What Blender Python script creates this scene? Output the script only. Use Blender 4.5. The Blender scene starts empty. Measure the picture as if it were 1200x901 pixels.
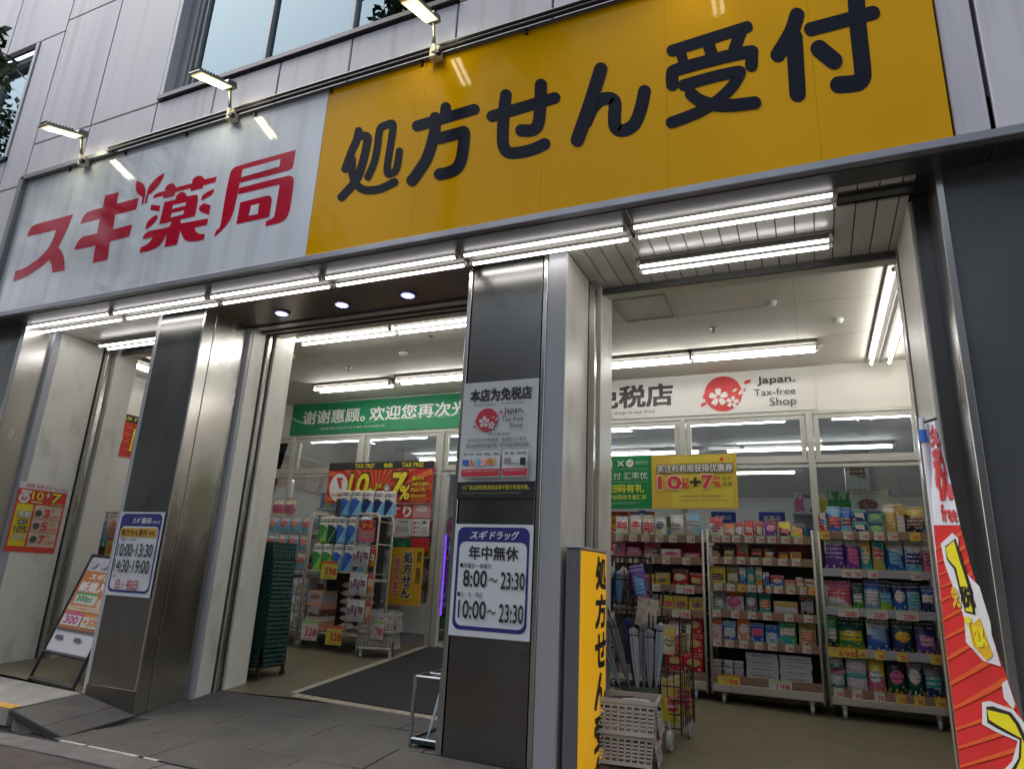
import bpy, bmesh, math, random
import numpy as np
from mathutils import Vector, Matrix
random.seed(7)
S = bpy.context.scene
COL = S.collection
R_ = math.radians

# ------------------------------------------------------------------ camera
YAW, PIT, ROL, FOC, H = -0.42431106, 0.28011517, 0.04775609, 784.3, 1.1
_cy, _sy = math.cos(YAW), math.sin(YAW)
FW = Vector((_sy*math.cos(PIT), _cy*math.cos(PIT), math.sin(PIT)))
_r0 = Vector((_cy, -_sy, 0)); _u0 = _r0.cross(FW)
RT = math.cos(ROL)*_r0 + math.sin(ROL)*_u0
UP = -math.sin(ROL)*_r0 + math.cos(ROL)*_u0
CAMPOS = Vector((0, 0, H))
cd = bpy.data.cameras.new('camera'); cam = bpy.data.objects.new('camera', cd); COL.objects.link(cam)
cd.sensor_width = 36; cd.lens = 36*FOC/1200; cd.clip_start = 0.05; cd.clip_end = 800
cam.matrix_world = Matrix(((RT.x, UP.x, -FW.x, 0), (RT.y, UP.y, -FW.y, 0), (RT.z, UP.z, -FW.z, H), (0, 0, 0, 1)))
S.camera = cam

# ------------------------------------------------------------------ light
W = bpy.data.worlds.new('World'); S.world = W; W.use_nodes = True
nt = W.node_tree; bg = nt.nodes['Background']
sky = nt.nodes.new('ShaderNodeTexSky'); sky.sky_type = 'NISHITA'; sky.sun_disc = False
SUN_EL, SUN_ROT = 58, 256
sky.sun_elevation = R_(SUN_EL); sky.sun_rotation = R_(SUN_ROT)
sky.air_density = 1.0; sky.dust_density = 3.0; sky.ozone_density = 1.0
hs = nt.nodes.new('ShaderNodeHueSaturation'); hs.inputs['Saturation'].default_value = .55
nt.links.new(sky.outputs[0], hs.inputs['Color']); nt.links.new(hs.outputs[0], bg.inputs[0]); bg.inputs[1].default_value = 0.15
sd = bpy.data.lights.new('sun', 'SUN'); sun = bpy.data.objects.new('sun', sd); COL.objects.link(sun)
sd.energy = 1.1; sd.angle = R_(40); sd.color = (1, .96, .92)
_az = R_(SUN_ROT); _sd = Vector((math.sin(_az)*math.cos(R_(SUN_EL)), math.cos(_az)*math.cos(R_(SUN_EL)), math.sin(R_(SUN_EL))))
sun.rotation_euler = _sd.to_track_quat('Z', 'Y').to_euler()
S.view_settings.view_transform = 'Standard'; S.view_settings.look = 'None'
S.view_settings.gamma = 1; S.view_settings.use_curve_mapping = False
S.view_settings.exposure = 0.8
TUBE = 6.0       # emission of fluorescent tubes
FLOOD = 17.0

# ------------------------------------------------------------------ measuring helpers
def ray(x, y): return FW + RT*((x-600)/FOC) - UP*((y-450.5)/FOC)
def onY(x, y, c):
    d = ray(x, y); return CAMPOS + d*(c/d.y)
def onZ(x, y, c):
    d = ray(x, y); return CAMPOS + d*((c-H)/d.z)
def onX(x, y, c):
    d = ray(x, y); return CAMPOS + d*(c/d.x)
_CP = np.array([(-9,4.42,.06),(-7.28,4.42,.07),(-7.28,4.74,.10),(-5.7,4.2,.0),(-5.08,4.2,-.095),(-5.08,4.72,-.063),(-5.05,4.87,-.02),(-5.0,5.33,.025),(-2.3,4.2,0),(-2.1,4.2,-.01),(-4.25,5.14,.03),(-2.85,5.05,.03),(-4.5,7.9,.22),(-.85,7.2,.03),(-.1,7.2,.015),(.9,6.9,0),(.7,4.2,-.03),(-1.5,4.2,-.02)])
_n = len(_CP); _A = np.zeros((_n+3, _n+3))
_A[:_n,:_n] = np.linalg.norm(_CP[:,None,:2]-_CP[None,:,:2], axis=2)
_A[:_n,_n:] = np.c_[np.ones(_n), _CP[:,:2]]; _A[_n:,:_n] = _A[:_n,_n:].T
_W = np.linalg.solve(_A, np.r_[_CP[:,2], 0, 0, 0])
def fz(x, y):
    return float(_W[:_n]@np.hypot(_CP[:,0]-x, _CP[:,1]-y) + _W[_n] + _W[_n+1]*x + _W[_n+2]*y)

# ------------------------------------------------------------------ materials
MATS = {}
def mat(name, color, rough=.5, metal=0.0, var=0.0, vscale=3.0, stretch=(1,1,1), bump=0.0, bscale=60.0, bstretch=(1,1,1),
        emit=None, estr=0, spec=.5, coat=0, rvar=0.0, dirt=None, dirtamt=0, aniso=0, space='Position'):
    if name in MATS: return MATS[name]
    m = bpy.data.materials.new(name); m.use_nodes = True; n = m.node_tree; p = n.nodes['Principled BSDF']
    p.inputs['Base Color'].default_value = (*color, 1); p.inputs['Roughness'].default_value = rough
    p.inputs['Metallic'].default_value = metal; p.inputs['Specular IOR Level'].default_value = spec
    p.inputs['Coat Weight'].default_value = coat; p.inputs['Anisotropic'].default_value = aniso
    if emit: p.inputs['Emission Color'].default_value = (*emit, 1); p.inputs['Emission Strength'].default_value = estr
    def noise(sc, st, det=4):
        if space == 'Position':
            g = n.nodes.new('ShaderNodeNewGeometry'); src = g.outputs['Position']
        else:
            g = n.nodes.new('ShaderNodeTexCoord'); src = g.outputs['Object']
        mp = n.nodes.new('ShaderNodeMapping'); mp.inputs['Scale'].default_value = st
        n.links.new(src, mp.inputs[0])
        t = n.nodes.new('ShaderNodeTexNoise'); t.inputs['Scale'].default_value = sc; t.inputs['Detail'].default_value = det
        n.links.new(mp.outputs[0], t.inputs['Vector']); return t
    last = None
    if var:
        t = noise(vscale, stretch, 6)
        mr = n.nodes.new('ShaderNodeMapRange'); mr.inputs[1].default_value = .3; mr.inputs[2].default_value = .7
        mr.inputs[3].default_value = 1-var; mr.inputs[4].default_value = 1+var; n.links.new(t.outputs['Fac'], mr.inputs[0])
        mx = n.nodes.new('ShaderNodeVectorMath'); mx.operation = 'SCALE'; mx.inputs[0].default_value = color
        n.links.new(mr.outputs[0], mx.inputs['Scale']); last = mx.outputs[0]
        n.links.new(last, p.inputs['Base Color'])
        if rvar:
            mr2 = n.nodes.new('ShaderNodeMapRange'); mr2.inputs[1].default_value = .3; mr2.inputs[2].default_value = .7
            mr2.inputs[3].default_value = rough-rvar; mr2.inputs[4].default_value = rough+rvar
            n.links.new(t.outputs['Fac'], mr2.inputs[0]); n.links.new(mr2.outputs[0], p.inputs['Roughness'])
    if dirt:
        t = noise(dirt['scale'], dirt['stretch'], 8)
        mr = n.nodes.new('ShaderNodeMapRange'); mr.inputs[1].default_value = dirt.get('lo', .55); mr.inputs[2].default_value = dirt.get('hi', .75)
        mr.inputs[3].default_value = 0; mr.inputs[4].default_value = dirtamt; n.links.new(t.outputs['Fac'], mr.inputs[0])
        mx = n.nodes.new('ShaderNodeMix'); mx.data_type = 'RGBA'; n.links.new(mr.outputs[0], mx.inputs[0])
        if last: n.links.new(last, mx.inputs[6])
        else: mx.inputs[6].default_value = (*color, 1)
        mx.inputs[7].default_value = (*dirt['color'], 1); n.links.new(mx.outputs[2], p.inputs['Base Color'])
    if bump:
        t = noise(bscale, bstretch, 5); b = n.nodes.new('ShaderNodeBump'); b.inputs['Strength'].default_value = bump
        b.inputs['Distance'].default_value = .004
        n.links.new(t.outputs['Fac'], b.inputs['Height']); n.links.new(b.outputs[0], p.inputs['Normal'])
    MATS[name] = m; return m
def glassmat(name, tint, ior=1.5, rough=.0, gcol=(1,1,1)):
    if name in MATS: return MATS[name]
    m = bpy.data.materials.new(name); m.use_nodes = True; n = m.node_tree; n.nodes.clear()
    o = n.nodes.new('ShaderNodeOutputMaterial'); t = n.nodes.new('ShaderNodeBsdfTransparent'); t.inputs[0].default_value = (*tint, 1)
    g = n.nodes.new('ShaderNodeBsdfGlossy'); g.inputs['Roughness'].default_value = rough; g.inputs[0].default_value = (*gcol, 1)
    f = n.nodes.new('ShaderNodeFresnel'); f.inputs[0].default_value = ior
    x = n.nodes.new('ShaderNodeMixShader'); n.links.new(f.outputs[0], x.inputs[0]); n.links.new(t.outputs[0], x.inputs[1]); n.links.new(g.outputs[0], x.inputs[2])
    n.links.new(x.outputs[0], o.inputs[0]); MATS[name] = m; return m
C = dict(red=(.62,.035,.04), darkred=(.3,.015,.03), maroon=(.22,.02,.06), orange=(.75,.2,.03), yellow=(.8,.62,.03), gold=(.6,.42,.08), green=(.05,.35,.07),
  darkgreen=(.01,.09,.06), lime=(.28,.6,.05), teal=(.04,.4,.36), blue=(.03,.14,.55), lightblue=(.2,.5,.75), navy=(.015,.03,.16), purple=(.18,.06,.4), pink=(.75,.15,.32),
  lightpink=(.8,.42,.5), white=(.78,.78,.76), cream=(.72,.66,.48), grey=(.25,.25,.26), silver=(.5,.5,.52), black=(.02,.02,.022), brown=(.2,.09,.04), peach=(.7,.35,.24), olive=(.25,.24,.06))
CN = dict(darkred='dark red', darkgreen='dark green', lightblue='light blue', lightpink='pale pink')
def flat(c, rough=.45):
    return mat('ink_'+c if isinstance(c, str) else 'ink_%d_%d_%d' % tuple(int(v*255) for v in c), C[c] if isinstance(c, str) else c, rough)
CO = C
def printmat(a, b, c, style=0, gloss=.3):
    """printed packaging: two colour fields, a label blob and rows of print (flat print only)"""
    key = 'pack_%s_%s_%s_%d' % (a, b, c, style)
    if key in MATS: return MATS[key]
    m = bpy.data.materials.new(key); m.use_nodes = True; n = m.node_tree; p = n.nodes['Principled BSDF']
    p.inputs['Roughness'].default_value = gloss
    tc = n.nodes.new('ShaderNodeTexCoord'); sp = n.nodes.new('ShaderNodeSeparateXYZ'); n.links.new(tc.outputs['Generated'], sp.inputs[0])
    X, Z = sp.outputs[0], sp.outputs[2]
    def M(op, a_, b_=None, c_=None):
        q = n.nodes.new('ShaderNodeMath'); q.operation = op
        for i, v in enumerate((a_, b_, c_)):
            if v is None: continue
            if isinstance(v, (int, float)): q.inputs[i].default_value = v
            else: n.links.new(v, q.inputs[i])
        return q.outputs[0]
    def mix(f, c0, c1):
        q = n.nodes.new('ShaderNodeMix'); q.data_type = 'RGBA'; n.links.new(f, q.inputs[0])
        for i, v in ((6, c0), (7, c1)):
            if isinstance(v, tuple): q.inputs[i].default_value = (*v, 1)
            else: n.links.new(v, q.inputs[i])
        return q.outputs[2]
    sl = {0: .25, 1: -.3, 2: 0, 3: .9}[style % 4]
    f1 = M('GREATER_THAN', M('ADD', Z, M('MULTIPLY', X, sl)), .5+.1*(style % 3)+sl*.5)
    C = {k: tuple(x*.74 for x in v) for k, v in CO.items()}
    col = mix(f1, C[a], C[b])
    # label ellipse
    ex = M('DIVIDE', M('SUBTRACT', X, .5), .34); ez = M('DIVIDE', M('SUBTRACT', Z, .42+.1*(style % 2)), .17+.04*(style % 3))
    hh = abs(hash((a, b, c, style))) if False else sum(map(ord, a+b+c))+style*7
    nw = n.nodes.new('ShaderNodeTexNoise'); nw.inputs['Scale'].default_value = 3.1; nw.inputs['Detail'].default_value = 3; n.links.new(tc.outputs['Generated'], nw.inputs['Vector'])
    wob = M('MULTIPLY', M('SUBTRACT', nw.outputs['Fac'], .5), 1.6)
    if hh % 3 == 0: f2 = M('LESS_THAN', M('ADD', M('ADD', M('MULTIPLY', ex, ex), M('MULTIPLY', ez, ez)), wob), 1)
    elif hh % 3 == 1: f2 = M('LESS_THAN', M('MAXIMUM', M('ABSOLUTE', ex), M('ABSOLUTE', M('ADD', ez, M('MULTIPLY', ex, .25)))), .95)
    else: f2 = M('MULTIPLY', M('LESS_THAN', M('ABSOLUTE', M('ADD', ez, wob)), .9), M('LESS_THAN', M('ABSOLUTE', ex), 1.2))
    col = mix(f2, col, C[c])
    nz = n.nodes.new('ShaderNodeTexNoise'); mp = n.nodes.new('ShaderNodeMapping'); mp.inputs['Scale'].default_value = (22, 0.1, 14); mp.inputs['Location'].default_value = (style*3.3, 0, 0)
    n.links.new(tc.outputs['Generated'], mp.inputs[0]); n.links.new(mp.outputs[0], nz.inputs['Vector']); nz.inputs['Scale'].default_value = 1; nz.inputs['Detail'].default_value = 1
    rows = M('GREATER_THAN', M('FRACT', M('MULTIPLY', Z, 7+style % 3)), .55)
    f3 = M('MULTIPLY', M('MULTIPLY', M('GREATER_THAN', nz.outputs['Fac'], .5), rows), .8)
    dark = C['white'] if sum(C[c]) < .9 else (C['red'] if style % 2 else C['navy'])
    col = mix(M('MULTIPLY', f3, f2), col, dark)
    top = M('GREATER_THAN', Z, .8)
    col = mix(M('MULTIPLY', f3, top), col, C['white'] if sum(C[b]) < 1.2 else C['navy'])
    # picture patches low on the pack
    vz = n.nodes.new('ShaderNodeTexVoronoi'); n.links.new(tc.outputs['Generated'], vz.inputs['Vector']); vz.inputs['Scale'].default_value = 5
    low = M('MULTIPLY', M('LESS_THAN', Z, .22), M('LESS_THAN', vz.outputs['Distance'], .32))
    col = mix(low, col, C[['yellow', 'white', 'pink', 'lime', 'lightblue'][style % 5]])
    n.links.new(col, p.inputs['Base Color'])
    nb = n.nodes.new('ShaderNodeTexNoise'); nb.inputs['Scale'].default_value = 9; n.links.new(tc.outputs['Generated'], nb.inputs['Vector'])
    bp = n.nodes.new('ShaderNodeBump'); bp.inputs['Strength'].default_value = .35; bp.inputs['Distance'].default_value = .02
    n.links.new(nb.outputs['Fac'], bp.inputs['Height']); n.links.new(bp.outputs[0], p.inputs['Normal'])
    MATS[key] = m; return m

M_PANEL = mat('facade_aluminium', (.6,.6,.645), .55, .05, .07, 1.1, (1,1,.25), .15, 25, (1,1,.1), rvar=.08, dirt=dict(scale=1.0, stretch=(9,9,.35), color=(.33,.32,.35), lo=.52, hi=.8), dirtamt=.55)
M_JOINT = mat('joint_rubber', (.03,.03,.035), .7)
M_WHITE = mat('white_painted_metal', (.68,.665,.585), .38, 0, .06, 1.5, (1,1,.5), .12, 18, dirt=dict(scale=2.6, stretch=(2,2,1), color=(.25,.22,.17), lo=.53, hi=.8), dirtamt=.5)
M_GREYBLUE = mat('blue_grey_trim', (.36,.37,.39), .4, .1, .08, 3, (1,1,.3))
M_STEEL = mat('brushed_steel', (.52,.505,.47), .24, 1, .05, 2.0, (2,2,.6), .05, 60, (10,10,.1), rvar=.05, dirt=dict(scale=9, stretch=(1,1,1), color=(.2,.19,.17), lo=.66, hi=.82), dirtamt=.15)
M_STEELDK = mat('dark_steel_panel', (.2,.2,.185), .27, 1, .07, 1.2, (1.5,1.5,.6), .04, 60, (10,10,.1), rvar=.05, dirt=dict(scale=7, stretch=(1,1,1), color=(.07,.07,.07), lo=.62, hi=.8), dirtamt=.4)
M_STONE = mat('dark_polished_wall', (.11,.117,.115), .33, .3, .18, 1.3, (1,1,1), .1, 20, rvar=.1)
M_SOFFIT = mat('soffit_grey_metal', (.1,.1,.1), .35, .6, .1, 2, (1,1,1))
M_BRONZE = mat('bronze_ceiling_panel', (.2,.165,.14), .32, .8, .12, 2, (1,1,1))
M_PLANK = mat('soffit_plank_paint', (.58,.575,.53), .28, .2, .06, 3)
M_CEIL = mat('ceiling_paint', (.62,.59,.52), .7, 0, .04, .8, bump=.05, bscale=40)
M_WALLIN = mat('inner_wall_paint', (.72,.7,.64), .55, 0, .04, 1)
M_ALU = mat('window_frame_alu', (.52,.52,.47), .35, .35, .05, 4)
M_DARK = mat('black_steel', (.02,.018,.022), .4, .3)
M_BLACK = mat('black_plastic', (.012,.012,.013), .5)
M_CHROME = mat('stand_alloy', (.5,.5,.5), .25, 1, .05, 5)
M_CREAMTUBE = mat('cream_enamel', (.55,.5,.4), .4, .1, .06, 6)
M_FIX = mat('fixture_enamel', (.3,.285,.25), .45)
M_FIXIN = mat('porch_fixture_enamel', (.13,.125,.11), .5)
M_TUBE = mat('fluorescent_tube', (.9,.9,.9), .3, emit=(1,.965,.975), estr=TUBE)
M_TUBESHOP = mat('shop_tube', (.9,.9,.9), .3, emit=(.95,.97,1), estr=16)
M_TUBEIN = mat('porch_tube', (.9,.9,.9), .3, emit=(1,.975,.94), estr=12.5)
M_TUBECAP = mat('tube_cap', (.5,.48,.42), .4)
M_FLOOD = mat('floodlight_led', (.9,.9,.8), .3, emit=(1,.93,.66), estr=FLOOD)
M_LAMPBODY = mat('lamp_housing', (.2,.19,.17), .4, .7)
M_DOWN = mat('downlight_led', (.8,.8,.9), .3, emit=(.62,.6,1), estr=6)
M_VIOLET = mat('violet_glow', (.3,.1,.8), .3, emit=(.22,.05,1), estr=.6)
M_SIGNW = mat('sign_white_acrylic', (.7,.765,.84), .1, 0, .04, .9, (1,1,.4), .2, 1.4, dirt=dict(scale=1.2, stretch=(5,5,.4), color=(.33,.35,.37), lo=.46, hi=.8), dirtamt=.5, spec=.3)
M_SIGNY = mat('sign_yellow_acrylic', (.72,.375,.0), .09, 0, .07, .9, (1,1,.4), .2, 1.4, spec=.1)
M_SIGNRED = mat('sign_red_film', (.5,.012,.04), .12, spec=.15)
M_SIGNBLK = mat('sign_dark_film', (.012,.015,.025), .12, spec=.08)
M_ASPH = mat('brown_asphalt', (.085,.066,.058), .85, 0, .25, 6, bump=.7, bscale=160, dirt=dict(scale=60, stretch=(1,1,1), color=(.2,.17,.15), lo=.55, hi=.8), dirtamt=.6)
M_SLAB = mat('grey_granite_slab', (.088,.082,.073), .6, 0, .32, 55, bump=.5, bscale=140, dirt=dict(scale=1.7, stretch=(1,1,1), color=(.045,.042,.038), lo=.42, hi=.72), dirtamt=.7)
M_SLAB2 = mat('pale_concrete', (.3,.29,.26), .75, 0, .15, 5, bump=.3, bscale=120, dirt=dict(scale=2.2, stretch=(1,1,1), color=(.12,.11,.1), lo=.5, hi=.8), dirtamt=.6)
M_GUTTER = mat('gutter_concrete', (.16,.15,.14), .8, 0, .2, 7, bump=.4, bscale=100, dirt=dict(scale=3, stretch=(1,1,1), color=(.07,.065,.05), lo=.5, hi=.7), dirtamt=.6)
M_FLOOR = mat('shop_floor_vinyl', (.18,.155,.1), .45, 0, .1, 4, bump=.08, bscale=60, dirt=dict(scale=2.5, stretch=(1,1,1), color=(.11,.1,.08), lo=.5, hi=.8), dirtamt=.4)
M_STRIP = mat('cream_tile', (.42,.37,.28), .5, 0, .12, 12)
M_MAT = mat('charcoal_doormat', (.03,.03,.033), .95, 0, .5, 90, bump=1, bscale=400)
M_YELLOWP = mat('yellow_road_paint', (.62,.36,.05), .6, 0, .2, 10)
M_GLASS = glassmat('clear_glass', (.86,.9,.9), 1.45)
M_WINGLASS = glassmat('facade_glass', (.97,1,1), 3.4, gcol=(.72,.93,1))
M_LEAF = mat('leaf_green', (.045,.1,.035), .5, 0, .3, 2)
M_BARK = mat('bark', (.1,.08,.06), .85, 0, .3, 8, (1,1,.3), .6, 30)
M_WOOD = mat('shelf_edge_brown', (.23,.14,.09), .5, 0, .12, 6, (1,1,8))
M_RACK = mat('rack_cream_metal', (.42,.4,.34), .42, .2, .08, 4)
M_MESH = mat('rack_back_dark', (.05,.048,.045), .6)
M_GREENBASK = mat('dark_green_plastic', (.008,.05,.04), .4)
M_WHITEPL = mat('white_plastic', (.5,.475,.44), .42, 0, .05, 8)
M_RUBBER = mat('grey_rubber', (.3,.31,.33), .55)
M_PAPER = mat('paper_white', (.7,.7,.68), .5)
M_FLAGRED = mat('flag_red_cloth', (.6,.02,.02), .75, 0, .08, 5)
M_FLAGWH = mat('flag_white_cloth', (.66,.68,.74), .75, 0, .05, 5)
M_SIGNGREY = mat('sign_grey_housing', (.16,.165,.175), .45, .4, .05, 5)
M_YSIDE = mat('lit_yellow_acrylic', (.8,.42,.01), .3, emit=(1,.5,.01), estr=.2)

# ------------------------------------------------------------------ mesh helpers
class MB:
    def __init__(s): s.v = []; s.f = []; s.m = []; s.mats = []
    def mi(s, m):
        if m is None: return 0
        if m not in s.mats: s.mats.append(m)
        return s.mats.index(m)
    def add(s, vs, fs, m=None):
        o = len(s.v); s.v += [tuple(v) for v in vs]; k = s.mi(m)
        for f in fs: s.f.append(tuple(i+o for i in f)); s.m.append(k)
        return s
    def box(s, x0, x1, y0, y1, z0, z1, m=None):
        return s.add([(x0,y0,z0),(x1,y0,z0),(x1,y1,z0),(x0,y1,z0),(x0,y0,z1),(x1,y0,z1),(x1,y1,z1),(x0,y1,z1)],
                     [(0,3,2,1),(4,5,6,7),(0,1,5,4),(1,2,6,5),(2,3,7,6),(3,0,4,7)], m)
    def hexa(s, b, t, m=None):   # bottom 4, top 4 points (ccw)
        return s.add(list(b)+list(t), [(3,2,1,0),(4,5,6,7),(0,1,5,4),(1,2,6,5),(2,3,7,6),(3,0,4,7)], m)
    def prism(s, poly, ax, a, b, m=None):
        n = len(poly)
        def P(p, t): return (t,p[0],p[1]) if ax == 'x' else ((p[0],t,p[1]) if ax == 'y' else (p[0],p[1],t))
        return s.add([P(p,a) for p in poly]+[P(p,b) for p in poly], [tuple(range(n))[::-1], tuple(range(n,2*n))]+[(i,(i+1)%n,n+(i+1)%n,n+i) for i in range(n)], m)
    def tube(s, pts, r, n=8, m=None, cap=True):
        pts = [Vector(p) for p in pts]; rs = r if isinstance(r, (list, tuple)) else [r]*len(pts)
        rings = []; prev = None
        for i, p in enumerate(pts):
            d = (pts[min(i+1,len(pts)-1)]-pts[max(i-1,0)]).normalized()
            if prev is None:
                a = Vector((0,0,1)) if abs(d.z) < .9 else Vector((1,0,0)); u = d.cross(a).normalized()
            else: u = (prev - d*prev.dot(d)).normalized()
            prev = u; w = d.cross(u)
            rings.append([p+(u*math.cos(2*math.pi*k/n)+w*math.sin(2*math.pi*k/n))*rs[i] for k in range(n)])
        fs = []
        for i in range(len(pts)-1):
            for k in range(n): fs.append((i*n+k, i*n+(k+1)%n, (i+1)*n+(k+1)%n, (i+1)*n+k))
        if cap: fs += [tuple(range(n))[::-1], tuple((len(pts)-1)*n+k for k in range(n))]
        return s.add([v for r_ in rings for v in r_], fs, m)
    def grid(s, fn, nu, nv, m=None):
        vs = [fn(i/nu, j/nv) for j in range(nv+1) for i in range(nu+1)]
        return s.add(vs, [(j*(nu+1)+i, j*(nu+1)+i+1, (j+1)*(nu+1)+i+1, (j+1)*(nu+1)+i) for j in range(nv) for i in range(nu)], m)
    def build(s, name, m=None, parent=None, bevel=0, smooth=False, loc=None):
        me = bpy.data.meshes.new(name)
        off = Vector(loc) if loc is not None else (Vector(parent['_w']) if parent is not None and '_w' in parent else Vector((0,0,0)))
        me.from_pydata([tuple(Vector(v)-off) for v in s.v], [], s.f)
        if s.mats:
            for q in s.mats: me.materials.append(q)
            me.polygons.foreach_set('material_index', s.m)
        elif m: me.materials.append(m)
        me.update()
        b = bmesh.new(); b.from_mesh(me); bmesh.ops.recalc_face_normals(b, faces=b.faces)
        if bevel: bmesh.ops.bevel(b, geom=list(b.edges), offset=bevel, segments=1, affect='EDGES', profile=.5)
        b.to_mesh(me); b.free()
        if smooth:
            for p in me.polygons: p.use_smooth = True
        o = bpy.data.objects.new(name, me); COL.objects.link(o)
        if parent is not None:
            o.parent = parent
            o['_w'] = list(off)
        else:
            if loc is not None: o.location = loc
            o['_w'] = list(off)
        return o
def B(*a): return MB().box(*a)
def tag(o, label, cat, group=None):
    o['label'] = label; o['category'] = cat
    if group: o['group'] = group
    return o
def thing(name, label, cat, loc, group=None):
    o = bpy.data.objects.new(name, None); COL.objects.link(o); o.location = loc; o['_w'] = list(loc); o.empty_display_size = .1
    return tag(o, label, cat, group)
def struct(o): o['kind'] = 'structure'; return o
def stuff(o): o['kind'] = 'stuff'; return o
def dup(root, loc, label, rotz=0.0):
    def cp(o, par):
        c = o.copy(); COL.objects.link(c)
        if par is not None: c.parent = par
        for ch in list(o.children): cp(ch, c)
        return c
    c = cp(root, None); c.location = loc; c.rotation_euler = (0, 0, rotz); c['label'] = label; c['_w'] = list(loc)
    return c

# ------------------------------------------------------------------ lettering
_fc = bpy.data.curves.new('font_tmp', 'FONT'); _fo = bpy.data.objects.new('font_tmp', _fc); COL.objects.link(_fo)
_fc.fill_mode = 'FRONT'; _fc.resolution_u = 3
_tcache = {}
def glyphs(txt, bold=0.0, shear=0.0, spacing=1.0):
    k = (txt, bold, shear, spacing)
    if k in _tcache: return _tcache[k]
    _fc.body = txt; _fc.offset = 0; _fc.shear = shear; _fc.space_character = spacing; _fc.space_line = .9
    _fo.update_tag(); bpy.context.view_layer.update()
    me = bpy.data.meshes.new_from_object(_fo.evaluated_get(bpy.context.evaluated_depsgraph_get()))
    v = [tuple(q.co) for q in me.vertices]; f = [tuple(p.vertices) for p in me.polygons]
    bpy.data.meshes.remove(me)
    if v:
        x0 = min(a[0] for a in v); x1 = max(a[0] for a in v); y0 = min(a[1] for a in v); y1 = max(a[1] for a in v)
        v = [((a[0]-x0)/max(x1-x0,1e-6), (a[1]-y0)/max(y1-y0,1e-6)) for a in v]
    _tcache[k] = (v, f); return v, f
class Print:
    """flat print on a sheet; fn(s,t) -> point on the sheet, s,t in metres from lower left; n = outward normal"""
    def __init__(s, fn, n, step=.0007, base=.0012):
        s.fn = fn; s.n = n if callable(n) else (lambda a, b, n=Vector(n): n); s.k = 0; s.step = step; s.base = base
        s.shapes = MB(); s.text_ = MB()
    def _p(s, a, b): return Vector(s.fn(a, b)) + s.n(a, b)*(s.base+s.step*s.k)
    def poly(s, pts, c):
        s.k += 1; s.shapes.add([s._p(*p) for p in pts], [tuple(range(len(pts)))], c if not isinstance(c, (str, tuple)) else flat(c))
    def rect(s, x0, y0, x1, y1, c, nx=1):
        if nx == 1: s.poly([(x0,y0),(x1,y0),(x1,y1),(x0,y1)], c)
        else:
            s.k += 1; s.shapes.add([s._p(x0+(x1-x0)*i/nx, y) for y in (y0,y1) for i in range(nx+1)], [(i,i+1,nx+2+i,nx+1+i) for i in range(nx)], flat(c) if isinstance(c,(str,tuple)) else c)
    def rrect(s, x0, y0, x1, y1, r, c):
        pts = []
        for cx, cy, a0 in ((x1-r,y0+r,-90),(x1-r,y1-r,0),(x0+r,y1-r,90),(x0+r,y0+r,180)):
            for k in range(5):
                a = R_(a0+22.5*k); pts.append((cx+r*math.cos(a), cy+r*math.sin(a)))
        s.poly(pts, c)
    def ell(s, cx, cy, rx, ry, c, n=28, rot=0):
        pts = []
        for k in range(n):
            a = 2*math.pi*k/n; x, y = rx*math.cos(a), ry*math.sin(a)
            pts.append((cx+x*math.cos(rot)-y*math.sin(rot), cy+x*math.sin(rot)+y*math.cos(rot)))
        s.poly(pts, c)
    def text(s, txt, x0, y0, x1, y1, c, bold=.0, shear=0, outline=None, ow=.04):
        if outline:
            s.text(txt, x0-ow*(y1-y0)*.5, y0-ow*(y1-y0)*.5, x1+ow*(y1-y0)*.5, y1+ow*(y1-y0)*.5, outline, bold+ow, shear)
        s.k += 1
        v, f = glyphs(txt, 0, shear)
        cm = c if not isinstance(c, (str, tuple)) else flat(c)
        dx = bold*abs(x1-x0)/max(1, len(txt))*.9; dy = bold*abs(y1-y0)*.9
        if bold <= .012: offs = [(0,0)] if bold < .004 else [(-.5,0),(.5,0)]
        else: offs = [(-1,-1),(1,-1),(-1,1),(1,1),(0,0)]
        for q, (ox, oy) in enumerate(offs):
            s.k += .12
            s.text_.add([s._p(x0+ox*dx+a*(x1-x0), y0+oy*dy+b*(y1-y0)) for a, b in v], f, cm)
    def sakura(s, cx, cy, r, c, n=5, rot=90):
        for k in range(n):
            a = R_(rot+72*k); pts = []
            for (u, w) in ((.12,0),(.35,-.22),(.7,-.3),(.95,-.18),(.85,0),(.95,.18),(.7,.3),(.35,.22)):
                pts.append((cx+r*(u*math.cos(a)-w*math.sin(a)), cy+r*(u*math.sin(a)+w*math.cos(a))))
            s.poly(pts, c)
    def done(s, parent):
        if s.shapes.v: s.shapes.build('printed_shape', None, parent)
        if s.text_.v: s.text_.build('lettering', None, parent)
def sheet_y(x0, y, z0):      # sheet facing -Y, origin lower left
    return (lambda a, b: (x0+a, y, z0+b)), Vector((0,-1,0))
def jp_logo(P, cx, cy, r, c='red', w='white'):
    P.ell(cx, cy, r, r, c, 36)
    P.sakura(cx-.25*r, cy-.18*r, .55*r, w); P.sakura(cx+.48*r, cy-.5*r, .36*r, w, rot=80)
    for (x, y, rr, a, col) in ((.62,.15,.13,30,w),(.92,0,.16,60,w),(1.3,.58,.2,20,c),(-1.0,-.1,.14,80,c),(-1.05,-.55,.18,30,c),(1.12,.12,.1,70,c)):
        P.ell(cx+x*r, cy+y*r, rr*r, rr*r*.5, col, 12, R_(a))

ORD = ['first','second','third','fourth','fifth','sixth','seventh','eighth','ninth','tenth','eleventh','twelfth','thirteenth','fourteenth','fifteenth','sixteenth','seventeenth','eighteenth','nineteenth','twentieth','twenty-first','twenty-second','twenty-third','twenty-fourth']
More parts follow.
